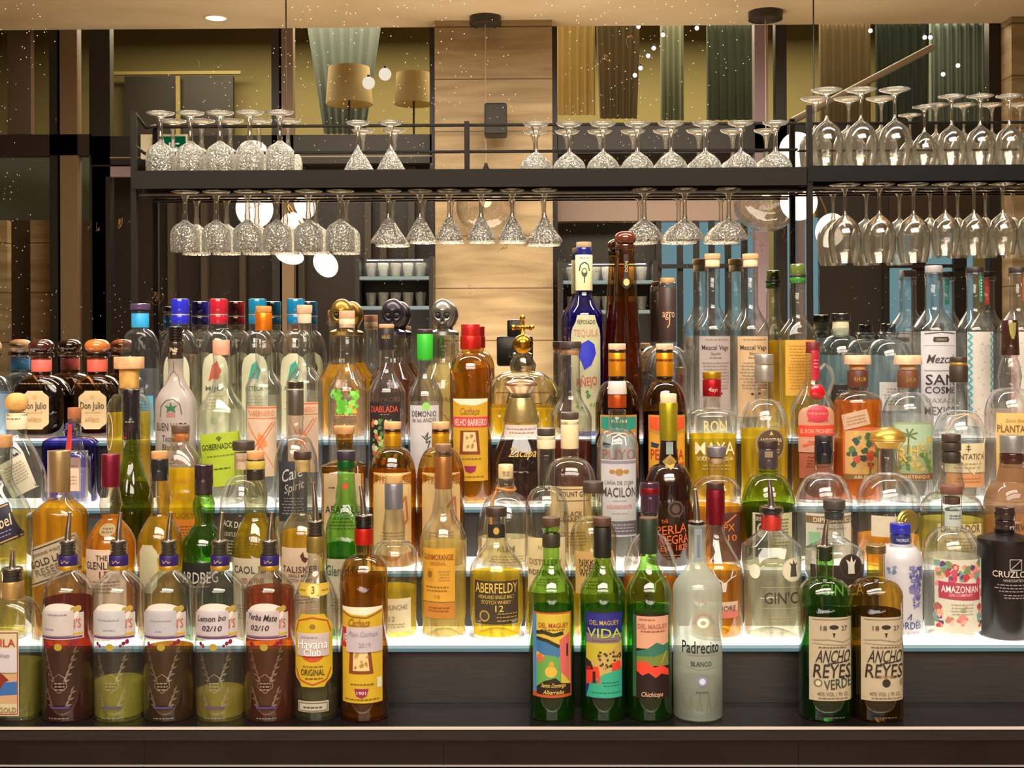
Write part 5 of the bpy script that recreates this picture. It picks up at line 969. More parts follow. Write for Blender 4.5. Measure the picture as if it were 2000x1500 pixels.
B(2, 1733, 60, 21, 876, 925, 972, 'broad clear decanter with gold mushroom stopper and a round gold medal', sty='r', nk=[(922, 21)], g='#f0f0ea', liq=('#e88a3a', 1045, .9, .4), extra=medal,
  caps=[('mushroom_stopper', 834, 856, 34, '#b08c3a', 'f', 'dome'), ('gold_rim', 856, 860, 34, '#d8b860', 'f'), ('gold_collar', 860, 875, 33, '#c8a050', 'f', '', 22)],
  labs=[LB(1000, 1040, 30, '#d8cdb4', xo=-20, name='paper_label'), LB(1048, 1066, 44, None, T('ARTESANO', 1056, 9, '#e8c8a0', 70), name='printed_line')])
B(2, 1857, 59, 21, 903, 960, 998, 'broad clear rum bottle with dark ringed cap and pale DICTADOR label', sty='r', nk=[(906, 17), (925, 20), (945, 24)], g='#eef0e4', n=2.4, d=.9, liq=('#e6d870', 1012, .6, .3), caps=[('stopper', 848, 862, 18, '#3a2c24', 'm'), ('neck_ring', 864, 880, 18.5, '#33281f', 'm'), ('neck_capsule', 882, 904, 17.6, '#2e241e', 'm')],
  labs=[LB(1016, 1100, 46, '#e6d2a0', T('DICTADOR', 1024, 15, '#6a5636', 80), BR_(1040, 1070, 34, '#a8946a'))])
B(2, 1975, 54, 22, 905, 940, 1003, 'bronze frosted bottle with silver cap and dark neck band, at the right frame edge', sty='r', nk=[(912, 24), (938, 28)], g='#b08c6c', frost=.5, liq=('#d8b040', 1010, .8, .5), n=2.2, d=.95, caps=[('screw_cap', 850, 884, 22, '#9a9694', 'f'), ('neck_band', 885, 905, 22.5, '#3a1c18', 'g')],
  labs=[LB(1010, 1040, 46, None, T('STARWARD', 1022, 13, '#4a2e20', 80), name='printed_label')])
# ================================================================ row 4: third lit step
B(3, 145, 29, 12.5, 826, 882, 912, 'small clear square bottle with copper cap and red paper strip over its neck', sty='r', g='#eceef2', n=4, d=.75, dy=-.03, nk=[(850, 13), (880, 18)], liq=('#e8e8f0', 915, .2, .08), caps=[('screw_cap', 796, 818, 13, '#9c5a34', 'w'), ('dark_ring', 818, 827, 12.5, '#4a3428', 'm')],
  labs=[LB(828, 878, 7, '#d83c34', xo=-7, name='seal_strip', off=.0018), LB(912, 958, 19, None, ('r', -10, 912, 16, 956, '#d8b8a0'), BR_(925, 945, 10, '#a08070', 2), name='printed_label')])
B(3, 137, 55, 12, 838, 852, 872, 'wide cobalt blue square bottle with pinkish label, behind the small clear square bottle', sty='q', g='#3b33b8', n=5, d=.3, dy=.028, liq=('#201a8a', 872, 1.0, .3), edge=.6, caps=[('stopper', 826, 838, 9, '#4a3aa0', 'g')],
  labs=[LB(878, 975, 40, '#b89890', ('r', -36, 882, 36, 970, '#2a2694'), ('r', -28, 892, 26, 958, '#c09a88'), BR_(905, 945, 20, '#8a6a60'))])
B(3, 252, 43, 19, 762, 766, 802, 'etched clear tequila bottle with broad wood stopper and gold patterned print', sty='r', g='#eeeee6', liq=('#d89a3a', 806, .8, .3), caps=[('stopper', 697, 720, 29, '#d8a878', 'w'), ('cork', 720, 758, 19, '#d0a050', 'w'), ('glass_ring', 757, 764, 21, '#e8e8e0', 'x')],
  labs=[LB(800, 960, 42, None, ('l', [(-32+22*math.cos(t)*.6-2, 840+36*math.sin(t)) for t in [i*PI/8 for i in range(17)]], 2.4, '#e8c8a8'), *[('l', [(4, y), (14, y-8), (24, y), (34, y-8), (40, y)], 1.8, '#8a5a20') for y in range(832, 960, 12)], *[BR_(y, y+4, 18, '#a8742c', 22) for y in range(836, 956, 24)], name='etched_pattern')])
B(3, 343, 39, 14.5, 700, 730, 788, 'frosted white tequila bottle with black cap and black agave print', sty='s', g='#dcd0cc', frost=.55, liq=('#e8e0dc', 800, .2, .2), edge=.2, caps=[('screw_cap', 638, 668, 15, '#1f1414', 'g', 'thread'), ('neck_capsule', 668, 704, 15.5, '#2a2018', 'g', '', 15)],
  labs=[LB(672, 702, 12, None, ('spots', 12, -11, 674, 11, 700, 3, ('#c8b8a0', '#a89880')), name='cap_print', off=.0016), LB(704, 960, 36, None, ('l', [(0, 706), (0, 724), (-10, 735), (-18, 750), (-26, 758)], 1.6, '#6a605a'), ('l', [(0, 724), (10, 735), (14, 750), (26, 762)], 1.6, '#6a605a'),
     ('l', [(-22+0, 812), (-20, 792), (-8, 780), (6, 778), (18, 788), (22, 808)], 2, '#5a504a'), ('p', [(-12, 790), (-2, 792), (0, 782), (4, 792), (14, 789), (8, 796), (10, 804), (0, 800), (-8, 804), (-6, 796)], '#2a6a48'), ('p', [(-6, 803), (8, 803), (10, 812), (-8, 812)], '#a87068'), T('BUEN VATO', 831, 15, '#3a2c2a', 66), T('Tequila', 853, 12, '#3a2c2a', 34), T('Blanco', 870, 12, '#3a2c2a', 34), BR_(890, 905, 20, '#6a5a54'), name='printed_label')])
B(3, 432, 46, 15.5, 692, 742, 812, 'bell-shouldered clear bottle with pinkish cork and a lime green label', sty='s', g='#eef0e4', n=2.6, d=.85, liq=('#eef0dc', 800, .3, .12), caps=[('cork', 664, 694, 16.5, '#d8987c', 'w')],
  labs=[LB(843, 945, 38, '#b8cc38', T('GOBERNADOR', 868, 11, '#2f3a14', 66, -2), ('p', [(-6, 852), (0, 848), (6, 852), (0, 860)], '#5a6a1c'), BR_(882, 890, 26, '#6a7a24'), BR_(908, 914, 16, '#3a4a14'), rot=6, xo=8, shape='rect')])
def taber(cx, N, caps, W, y0, label, ya, yb):
    B(3, cx, W, N, caps[-1][2]-2, ya, yb, label, sty='s', g='#eef0ec', n=2.2, caps=caps, group='pisco bottles with orange drawing labels', liq=('#eef0ee', y0-20, .2, .08),
      labs=[LB(y0, y0+135, W-1.5, '#e6c8ac', ('r', -34, y0+1, 34, y0+4, '#d86a3a'), T('TABERNERO', y0+13, 10, '#d87a50', 56), ('r', -34, y0+22, 34, y0+24, '#d07a50'), ('l', [(-30, y0+30), (2, y0+78)], 1.8, '#d8703c'), ('l', [(24, y0+30), (-16, y0+84)], 1.8, '#d8703c'), ('l', [(30, y0+30), (-8, y0+86)], 1.4, '#d8703c'), ('p', [(-4, y0+50), (8, y0+58), (14, y0+76), (2, y0+82), (-8, y0+74)], '#e08a58'), ('l', [(2, y0+78), (26, y0+118)], 1.4, '#d8703c'), ('l', [(-2, y0+80), (-26, y0+120)], 1.4, '#d8703c'))])
taber(515, 16, [('stopper', 598, 611, 15.5, '#c8843c', 'w'), ('neck_capsule', 611, 646, 16.5, '#e8801a', 'f')], 35, 792, 'clear pisco bottle with bright orange capsule and orange line drawing label', 716, 758)
taber(595, 13, [('stopper', 596, 612, 15, '#d8ac84', 'w'), ('cork', 612, 632, 13.5, '#dcc0a4', 'w')], 36, 784, 'clear pisco bottle with bare pale cork and orange line drawing label', 706, 750)
gl = ('#6ec63a', '#8ad860', '#5ab030')
B(3, 678, 38, 14.5, 632, 712, 768, 'clear round-shouldered bottle with bare cork and bright green leaf splashes', sty='s', g='#eef0f0', liq=('#eef0f0', 775, .2, .08), caps=[('stopper', 607, 622, 15.5, '#d8a07c', 'w'), ('cork', 622, 640, 15.5, '#e0c0a0', 'w')],
  labs=[LB(745, 850, 34, None, ('spots', 22, -30, 756, 28, 780, 3, ('#5a5248', '#7a7268')), ('spots', 12, -32, 764, -8, 776, 7, gl), ('spots', 8, 10, 764, 28, 776, 6, gl), ('spots', 26, -14, 782, 26, 804, 6.5, gl), ('spots', 4, 12, 790, 24, 804, 4, ('#d8b040',)), BR_(806, 812, 22, '#d89a6a'), T('MEZCAL AMAYO', 820, 9, '#5a5650', 48), name='printed_label')])
B(3, 755, 37, 14, 680, 716, 770, 'clear bottle with black capsule and black label of green and red foliage', sty='s', g='#eeeef0', liq=('#eeeef0', 800, .2, .08), caps=[('screw_cap', 633, 641, 15, '#c8966c', 'm'), ('neck_capsule', 641, 684, 15, '#241c1e', 'm')],
  labs=[LB(652, 664, 13, None, T('DIABLADA', 658, 7, '#b89850', 24), name='capsule_print', off=.0014), LB(784, 930, 34, '#2e2624', T('DIABLADA', 797, 12, '#d85038', 58), BR_(805, 810, 10, '#8a6a5a'), ('spots', 60, -28, 818, 26, 900, 4.5, ('#6a9a50', '#a8c070', '#d8c8a0', '#c05a3a', '#4a7a40')), xo=-2)])
B(3, 830, 34.5, 14.5, 700, 724, 778, 'clear bottle with bright green capsule and white label with a small green seal', sty='s', g='#eef0f2', liq=('#eef0f2', 785, .2, .08), caps=[('screw_cap', 643, 652, 15.5, '#3a2430', 'm'), ('neck_capsule', 652, 704, 15.5, '#2fae2c', 'm')],
  labs=[LB(790, 930, 32, '#dcd8d8', T('DEMONIO', 806, 11, '#4a4440', 52), T('de los ANDES', 818, 8, '#6a5a54', 50), ('o', 4, 792, 8, 8, '#8cd060'), ('l', [(2, 852), (8, 842), (4, 862), (12, 858), (6, 876), (-2, 886), (14, 888)], 2.2, '#4a4644'), ('l', [(-4, 848), (4, 856), (14, 850)], 2, '#4a4644'))])
B(3, 919, 41, 17, 677, 690, 726, 'amber rum bottle with red screw cap and yellow label, beside the gold cross stopper', sty='r', g='#dca030', liq=('#b8741a', 728, 1.0, .2), edge=.5, caps=[('screw_cap', 633, 656, 18.5, '#d8302c', 'f'), ('neck_capsule', 656, 682, 20, '#d0281f', 'f')],
  labs=[LB(777, 935, 39, '#dcae2c', ('p', [(-39, 777), (39, 777), (39, 782), (10, 790), (-20, 788), (-39, 780)], '#e8dcc0'), T('Cachaça', 800, 13, '#9a6a24', 40, 0, .35), ('p', [(-39, 812), (39, 812), (39, 832), (-39, 832)], '#d0384a'), T('VELHO BARREIRO', 822, 13, '#f0dcc4', 70), ('p', [(-20, 838), (16, 838), (20, 884), (-22, 884)], '#7a3a14'), ('p', [(-13, 841), (10, 841), (14, 878), (-15, 878)], '#d8c088'), ('spots', 8, -10, 846, 9, 872, 3.4, ('#b08a4c', '#a8793a')), BR_(890, 894, 22, '#8a5a14'), ('p', [(-12, 906), (12, 906), (9, 916), (0, 920), (-9, 916)], '#8a1c4a'), BR_(924, 929, 30, '#8a5a14'))])
B(3, 1017, 57, 20, 770, 828, 905, 'bell-shaped rum decanter with flat gold stopper, gold neck sleeve and dark red liquid', sty='s', g='#f0e6dc', n=2.4, d=.82, nk=[(780, 21), (800, 26), (820, 34)], liq=('#5a1410', 862, 1.2, .15),
  caps=[('stopper', 740, 752, 32, '#8a6248', 'f', 'dome'), ('stopper_rim', 752, 768, 31, '#e0c8a0', 'f', '', 20), ('neck_sleeve', 776, 824, 23, '#a08c58', 'f', 'open', 36)],
  labs=[LB(828, 850, 40, '#e8dcd4', BR_(832, 846, 32, '#a07a70'), name='paper_band'), LB(870, 892, 40, None, T('Zacapa', 880, 16, '#b8964a', 56, 4, .3), name='gold_script')])
B(3, 1114, 41, 19, 682, 768, 818, 'clear long-necked rum bottle with dark stopper and dark red liquid in its base', sty='s', g='#eeeee8', nk=[(720, 18), (760, 20)], liq=('#8a2410', 862, 1.1, .25), caps=[('stopper', 667, 681, 21, '#3c2e2a', 'm'), ('cork', 682, 694, 17, '#b08060', 'w')],
  labs=[LB(822, 850, 36, None, T('Zacapa', 836, 14, '#8a7a5a', 50, 0, .3), name='gold_script')])
for cx_, c1, c2, t1, lt_ in ((1205, '#2f9a86', '#b8c0c0', 'PUYO', 'dark brown bottle with yellow collar and teal topped label'), (1298, '#e8582c', '#e8a830', 'PELOTA', 'dark brown bottle with yellow collar and orange-red label')):
    B(3, cx_, 43.5, 16, 700, 742, 798, lt_, sty='r', g='#7a4416', liq=('#2a1006', 805, 1.2, .08), edge=.6, caps=[('cork', 671, 683, 17, '#e0b894', 'w'), ('dark_ring', 683, 689, 16.6, '#2a1a14', 'g'), ('neck_capsule', 689, 735, 17, '#e0921c', 'f')],
      labs=[LB(808, 930, 41, '#e0a040', ('p', [(-38, 812), (38, 812), (38, 834), (0, 842), (-38, 834)], c1), ('p', [(-38, 842), (0, 850), (38, 842), (38, 925), (-38, 925)], c2), T('RUM', 820, 6, '#e8dcc0', 30), T(t1, 884, 20, '#c8281c', 70), ('p', [(-34, 860), (-16, 864), (-20, 872), (-34, 870)], '#2a3a5a'), ('p', [(-38, 910), (38, 898), (38, 925), (-38, 925)], '#d85a3a'))])
B(3, 1390, 46, 16.5, 772, 797, 812, 'clear broad bottle with gold and red cap and big cream block letters', sty='r', g='#f0eee0', n=3.0, d=.85, liq=('#d8c010', 848, .9, .4), caps=[('screw_cap', 726, 740, 17.5, '#b8861c', 'f'), ('neck_capsule', 741, 774, 17.8, '#b01820', 'f')],
  labs=[LB(745, 770, 14, None, T('Maya', 760, 8, '#d8b0a8', 22), name='capsule_print', off=.0012), LB(812, 848, 40, None, T('RON', 830, 22, '#dcc880', 44), name='upper_print'), LB(856, 930, 42, None, T('MAYA', 872, 24, '#e8dcb0', 76), T('SOLERA ANTIGUA', 892, 7, '#d8cc9c', 70), BR_(902, 915, 30, '#b8a060'), name='printed_label')])
def seal(root, zz, s, surf):
    pass
B(3, 1492, 47, 17.5, 744, 780, 836, 'clear rum bottle with silver cap, yellow liquid and a round brown medallion label', sty='r', nk=[(778, 18)], g='#f0efe6', liq=('#e8a820', 838, .9, .4), caps=[('screw_cap', 692, 712, 18, '#b0a8a0', 'f'), ('neck_capsule', 713, 745, 18.5, '#a8a098', 'f')],
  labs=[LB(832, 896, 31, '#a08a60', ('o', 0, 864, 27, 28, '#5a4226'), T('ANGOSTURA', 856, 8, '#e0d4b4', 44), BR_(862, 865, 16, '#c8b488'), ('p', [(-4, 846), (0, 838), (4, 846)], '#c8b488'), BR_(872, 882, 16, '#a8946a'), shape='oval', xo=4, name='medallion_label')])
def jug(root, zz, s, surf):
    tube('handle', [(12/s, 0, zz(722)), (24/s, 0, zz(712)), (36/s, 0, zz(722)), (40/s, 0, zz(742)), (33/s, 0, zz(764)), (24/s, 0, zz(782))], [.004, .0035, .0035, .0035, .0035, .004], glass('#f2e8da', 0, .2, .4, .15), root, 10)
    bm = bmesh.new(); bmesh.ops.create_uvsphere(bm, u_segments=20, v_segments=10, radius=15/s); bmesh.ops.scale(bm, vec=(1, .25, 1), verts=bm.verts[:]); bmesh.ops.translate(bm, vec=surf(2/s, zz(765), .002), verts=bm.verts[:])
    from_bm(bm, 'wax_seal', paint('#b8101c', .2, 0, .2, 0, .5), root, True)
B(3, 1587, 43, 13, 688, 735, 805, 'pear-shaped rum jug with glass handle, red wax seal and red ribbon strip', sty='s', g='#f0eee2', nk=[(700, 13), (725, 14)], liq=('#8a2a14', 880, 1.0, .3), caps=[('stopper', 667, 690, 13, '#6a1c20', 'm')], extra=jug,
  labs=[LB(684, 742, 9, '#c0243c', BR_(700, 720, 5, '#e08a90'), name='ribbon_strip', xo=3, off=.0012), LB(790, 880, 40, '#d8a080', ('o', 0, 806, 22, 17, '#c8384a'), T('MEXICAN RUM', 818, 6, '#c04038', 40), ('r', -40, 828, 40, 850, '#d8402c'), T('EL RON PROHIBIDO', 839, 9, '#f0b8a0', 70), ('l', [(-30, 868), (0, 858), (30, 872)], 5, '#c8583c'), BR_(855, 862, 24, '#a8604a'), shape='arch'), LB(882, 930, 38, '#b8684a', BR_(886, 910, 28, '#7a3020'), name='lower_label')])
B(3, 1675, 45, 18.5, 756, 764, 786, 'orange rum bottle with wide cork top, brown collar and red jungle label, paper tag hanging', sty='r', g='#f0e0cc', n=2.4, d=.9, liq=('#d8681a', 782, 1.0, .4), caps=[('stopper', 694, 712, 24.5, '#e0b08c', 'w', '', 26), ('cork', 712, 722, 16, '#d89a60', 'w'), ('neck_capsule', 723, 755, 19.5, '#5a2e20', 'm')],
  labs=[LB(730, 748, 15, None, T('RHUM', 740, 9, '#b08a40', 26), name='collar_print', off=.0014), LB(832, 930, 43, '#d87048', ('r', -38, 838, 38, 922, '#c8a060'), ('spots', 40, -34, 842, 34, 916, 6.5, ('#3a5a3c', '#5a7040', '#c8503c', '#d8a858', '#2f4a44')), ('r', -43, 922, 43, 932, '#7a5a34'), T('ABUELO', 927, 6, '#e0c890', 40)),
        LB(802, 832, 27, '#d8b898', BR_(808, 826, 20, '#a88068'), rot=14, xo=-18, off=.004, name='hanging_tag')])
B(3, 1773, 47, 18.5, 757, 766, 802, 'clear rum bottle with wide cork top, brown collar and green palm label lettered RHUM', sty='r', g='#f0f2ec', liq=('#eeeee6', 810, .2, .1), caps=[('stopper', 694, 712, 25, '#e0b890', 'w', '', 27), ('cork', 712, 722, 16, '#d8b080', 'w'), ('neck_capsule', 723, 757, 20, '#6a4028', 'm')],
  labs=[LB(732, 750, 15, None, T('RHUM', 741, 9, '#a08040', 26), name='collar_print', off=.0014), LB(822, 934, 44, '#a8b48a', ('r', -40, 826, 40, 866, '#a8c0a0'), ('l', [(-16, 882), (-14, 846)], 3, '#6a6a34'), *[('l', [(-14, 846), (-14+dx, 846+dy)], 3, '#5f7040') for dx, dy in ((-16, -6), (-14, 6), (-4, -12), (8, -12), (16, -4), (14, 8))], ('spots', 34, -38, 880, 38, 915, 5.5, ('#6f8a4c', '#a8a45c', '#c8b068', '#5a7a48')), T('R', 884, 26, '#d8b04a', 20, -26), T('H', 876, 22, '#d8b04a', 15, -4), T('U', 866, 18, '#d8b04a', 13, 14), T('M', 856, 14, '#d8b04a', 13, 31), ('r', -44, 920, 44, 932, '#8a5a40'), T('MARTINIQUE', 926, 6, '#e0c890', 60))])
def net(root, zz, s, surf):
    m = paint('#c8a884', .6); 
    for pts in ([(-46, 852), (-24, 818), (6, 806), (30, 816), (47, 850)], [(-47, 850), (-24, 884), (10, 922)], [(47, 850), (30, 880), (10, 922)], [(-30, 812), (0, 806), (20, 816)]):
        out = []
        for (xa, ya), (xb, yb_) in zip(pts, pts[1:]):
            for q in range(5): out.append(surf((xa+(xb-xa)*q/5)/s, zz(ya+(yb_-ya)*q/5), .002))
        out.append(surf(pts[-1][0]/s, zz(pts[-1][1]), .002)); tube('raffia_cord', out, .0011, m, root, 6)
B(3, 1872, 49, 16, 748, 802, 850, 'clear rum bottle netted with raffia cord, dark ribbed cap and cream label', sty='r', g='#f0f2ee', nk=[(765, 18), (790, 21)], liq=('#f0ecd8', 850, .2, .12), caps=[('screw_cap', 697, 708, 16, '#3a2a20', 'm'), ('gold_ring', 708, 714, 16.5, '#b08a3c', 'f'), ('neck_capsule', 714, 747, 17.5, '#33261e', 'm')], extra=net,
  labs=[LB(862, 918, 44, '#e8d8b0', ('l', [(0, 864), (0, 878)], 1.5, '#4a3a24'), ('l', [(-4, 868), (4, 868)], 1.5, '#4a3a24'), ('l', [(-5, 873), (5, 873)], 1.5, '#4a3a24'), T('PLANTATION', 887, 11, '#6a5434', 74), BR_(897, 912, 28, '#a8946c')), LB(920, 946, 42, '#e0a070', BR_(926, 938, 26, '#b8704a'), name='lower_label')])
B(3, 1972, 47, 14, 692, 758, 806, 'clear rum bottle with tall dark wax capsule and orange-cream label, rightmost of its step', sty='r', g='#f2ece8', nk=[(695, 14), (710, 18), (735, 22), (755, 19)], liq=('#f0dccc', 800, .3, .2), caps=[('wax_capsule', 625, 694, 15, '#331c14', 'g', '', 18)],
  labs=[LB(630, 665, 7, '#a89c54', xo=0, name='tax_stamp', off=.0035), LB(804, 934, 44, '#e8c478', T('Extra Fine Rum', 818, 7, '#a8804a', 50, 0, .3), T('PLANTATION', 834, 14, '#6a5030', 84), ('l', [(0, 846), (0, 856)], 1.5, '#4a3a24'), BR_(862, 900, 30, '#b89458'), T('3 STARS', 876, 9, '#6a5030', 36), ('r', -40, 914, -16, 924, '#e0803c'))])
# ================================================================ row 5: top lit step, against the mirror
def ballcap(cx, label, capc, g, liq, W, labs, strip, grp=None):
    B(4, cx, W, 18.5, 697, 732, 772, label, sty='r', g=g, liq=liq, n=2.6, d=.62, edge=.5, group=grp, caps=[('ball_stopper', 662, 690, 24.5, capc, 'g', 'ball'), ('collar_ring', 688, 697, 24, '#8a6a60', 'x'), ('neck_strip', 700, 726, 19.5, strip, 'm', 'open')], labs=labs)
dj = [LB(736, 756, 50, None, BR_(744, 752, 42, '#8a6a4c'), name='embossing'), LB(762, 836, 27, '#e6c898', ('o', 0, 774, 4, 4, '#c0a050'), T('Don Julio', 790, 13, '#2f241c', 46), BR_(800, 806, 18, '#b89a70'), T('AÑEJO', 818, 7, '#b8804a', 28), shape='round')]
ballcap(81, 'dark brown tequila bottle with glossy dark ball stopper and rounded cream label', '#3a1812', '#6a3a1c', ('#2a1006', 760, 1.2, .1), 58, dj, '#e0665a')
ballcap(190, 'dark brown tequila bottle with glossy orange ball stopper and rounded cream label', '#c0682c', '#8a4e20', ('#3a1606', 768, 1.2, .15), 50, dj, '#e0604e')
ballcap(-22, 'pale blue squat bottle cut off by the left edge beside the dark brown pair', '#d0a070', '#cfe2ee', ('#d8e8f4', 770, .8, .3), 44, [], '#4a90c8')
B(4, 274, 38, 15.5, 608, 643, 690, 'clear tequila bottle with bright sky-blue neck band', sty='r', d=.66, n=2.2, dy=-.033, g='#e8eef4', liq=('#e8eef4', 720, .2, .08), caps=[('stopper', 593, 605, 19, '#4a3a5a', 'g'), ('neck_band', 612, 640, 16.8, '#2a9ad0', 'm', 'open')],
  labs=[LB(596, 603, 18, None, BR_(597, 602, 16, '#c8c0d8'), name='cap_print', off=.0012), LB(772, 850, 34, '#58b8d8', BR_(780, 820, 24, '#2f7aa0'))])
for cx_, cc, lc, wd in ((352, '#2428b0', '#d8c890', 'deep blue'), (427, '#a81c2c', '#c8583c', 'red'), (503, '#0e6c90', '#3aa088', 'teal'), (578, '#0f6a94', '#3aa088', 'petrol blue')):
    B(4, cx_, 37, 16.5, 632, 645, 700, 'clear agave spirit bottle with tall %s cap%s' % (wd, {427: ' and horse label', 503: ', left of the petrol-blue one', 578: ' and mint horse print'}.get(cx_, '')), sty='r', g='#eef0ea', liq=('#eae4b4', 772, .5, .15), group='tall-capped agave bottles',
      caps=[('screw_cap', 584, 614, 17.5, cc, 'g'), ('cap_ring', 614, 616, 17.8, '#c8b8b0', 'f'), ('neck_capsule', 616, 633, 17.5, cc, 'g')],
      labs=[LB(690, 845, 28, '#e8e6c4', ('p', [(-4, 712), (6, 704), (10, 716), (14, 722), (8, 740), (-2, 738), (-12, 744), (-8, 730)], lc), T({427: 'MIJO', 352: 'OLE'}.get(cx_, 'AZTECA'), 757, 9, '#5a6a54', 36), BR_(768, 800, 18, '#b8b48c'), ('o', 0, 820, 7, 7, '#a8b880'), shape='arch')])
def skull(cx, gl, liqc, label, silver, cxs):
    def ext(root, zz, s, surf):
        m = paint({'gold': '#8a6a2c', 'dark': '#3a343c', 'silver': '#7a7670'}[silver], .3, .8)
        bm = bmesh.new(); bmesh.ops.create_uvsphere(bm, u_segments=40, v_segments=28, radius=1)
        for v in bm.verts:
            x, y, z = v.co
            k = 1.0
            if z < 0: k = 1-.32*min(1, -z*1.1)                   # face narrows to the jaw
            X = x*k*.92; Y = y*(1.05 if y > 0 else .95)*(1 if z > -.2 else .86); Z = z*1.12
            if y < 0:
                for ex in (-.36, .36):                            # eye sockets
                    dd = ((x-ex)**2+(z+.02)**2*1.3)
                    Y += .50*math.exp(-dd/.05)
                Y += .40*math.exp(-((x)**2*2.2+(z+.38)**2)/.018)   # nose
                Y -= .10*math.exp(-((abs(x)-.5)**2+(z+.28)**2)/.03)  # cheekbone
                Y -= .09*math.exp(-((z-.24)**2)/.012)*math.exp(-x*x/.4)  # brow
                if -.82 < z < -.52 and abs(x) < .42: Y += .035*math.sin(x*42)-.05
                if abs(z+.67) < .03 and abs(x) < .42: Y += .10
            v.co = (X, Y, Z)
        for ex in (-.34, .34):  # solid dark inserts imitate the shade in sockets, nose and tooth gaps
            b3 = bmesh.new(); bmesh.ops.create_uvsphere(b3, u_segments=14, v_segments=10, radius=1, matrix=Matrix.Translation((ex*26/s*.92, -.68*26/s, zz(615)-.6/s)) @ Matrix.Rotation(ex*.9, 4, 'Y') @ Matrix.Diagonal((.235*26/s, .17*26/s, .19*26/s, 1))); from_bm(b3, 'eye_socket_shade', paint('#0c0a08', .6), root, True)
        b3 = bmesh.new(); bmesh.ops.create_cone(b3, segments=3, radius1=.13*26/s, radius2=.02*26/s, depth=.16*26/s, cap_ends=True, matrix=Matrix.Translation((0, -.80*26/s, zz(615)-.40*28/s)) @ Matrix.Rotation(R(90), 4, 'X') @ Matrix.Rotation(R(90), 4, 'Z')); from_bm(b3, 'nose_shade', paint('#0c0a08', .6), root)
        b3 = bmesh.new()
        for q in range(-3, 4): box_bm(b3, (q*.11*26/s-.0006, -.86*26/s, zz(615)-.82*28/s), (q*.11*26/s+.0006, -.60*26/s, zz(615)-.60*28/s))
        from_bm(b3, 'teeth_gap_shade', paint('#0c0a08', .6), root)
        r = 26/s; bm.transform(Matrix.Translation((0, 0, zz(615))) @ Matrix.Diagonal((r, r, r*1.08, 1))); from_bm(bm, 'skull_stopper', m, root, True)
        lathe('stopper_base', [(zz(634), .0005), (zz(634), 12/s), (zz(643), 12/s), (zz(645), 19/s), (zz(648), 24/s), (zz(655), 25/s), (zz(655), .0005)], m, root, 28, cap0=False, cap1=False)
    B(4, cx, 47, 24, 656, 706, 742, label, sty='c', g=gl, liq=liqc, extra=ext, group='skull-stoppered bottles', labs=[LB(758, 840, 30, None, T('PADRE', 778, 9, '#6a4a3a', 40), ('l', [(-24, 800), (-10, 815), (0, 800), (12, 818), (24, 802)], 2, '#8a5a3a'), name='etching')])
skull(668, '#efe2cc', ('#d88a3a', 712, 1.0, .35), 'orange liqueur bottle with golden skull stopper, leftmost of three', 'gold', 0)
skull(768, '#e8dcd4', ('#8a4a34', 712, 1.0, .25), 'brown liqueur bottle with dark gunmetal skull stopper, middle of three', 'dark', 0)
skull(865, '#f0eee0', ('#e8d490', 712, .7, .35), 'pale yellow bottle with silver skull stopper, rightmost of three', 'silver', 0)
def cross(root, zz, s, surf):
    gd = paint('#b8862c', .22, 1, .3)
    bm = bmesh.new(); bmesh.ops.create_uvsphere(bm, u_segments=24, v_segments=14, radius=19/s); bmesh.ops.translate(bm, vec=(0, 0, zz(672)), verts=bm.verts[:]); from_bm(bm, 'orb', gd, root, True)
    bm = bmesh.new(); tube_bm(bm, [(0, 0, zz(658)), (0, 0, zz(620))], [4/s, 3/s]); 
    tube_bm(bm, [(-18/s, 0, zz(639)), (18/s, 0, zz(639))], 3.2/s)
    for x, y in ((0, 620), (-18, 639), (18, 639), (0, 639)): bmesh.ops.create_uvsphere(bm, u_segments=10, v_segments=8, radius=5/s, matrix=Matrix.Translation((x/s, 0, zz(y))))
    from_bm(bm, 'cross', gd, root, True)
    lathe('orb_band', [(zz(668), 19.3/s), (zz(668), 20.3/s), (zz(675), 20.3/s), (zz(675), 19.3/s)], gd, root, 24, cap0=False, cap1=False)
B(4, 1021, 71, 19, 690, 728, 775, 'fluted shell-shaped decanter with golden orb and cross stopper, in front of the mirrored camera', sty='r', g='#efe6c4', d=.5, n=2.2, nk=[(700, 19), (712, 26), (722, 24)], liq=('#d89a3a', 798, .9, .35), extra=cross, gl=1.6, wob=.8, seg=96, ripple=lambda z, t: 1+.055*math.cos(16*t)*(1 if z < .115 else 0))
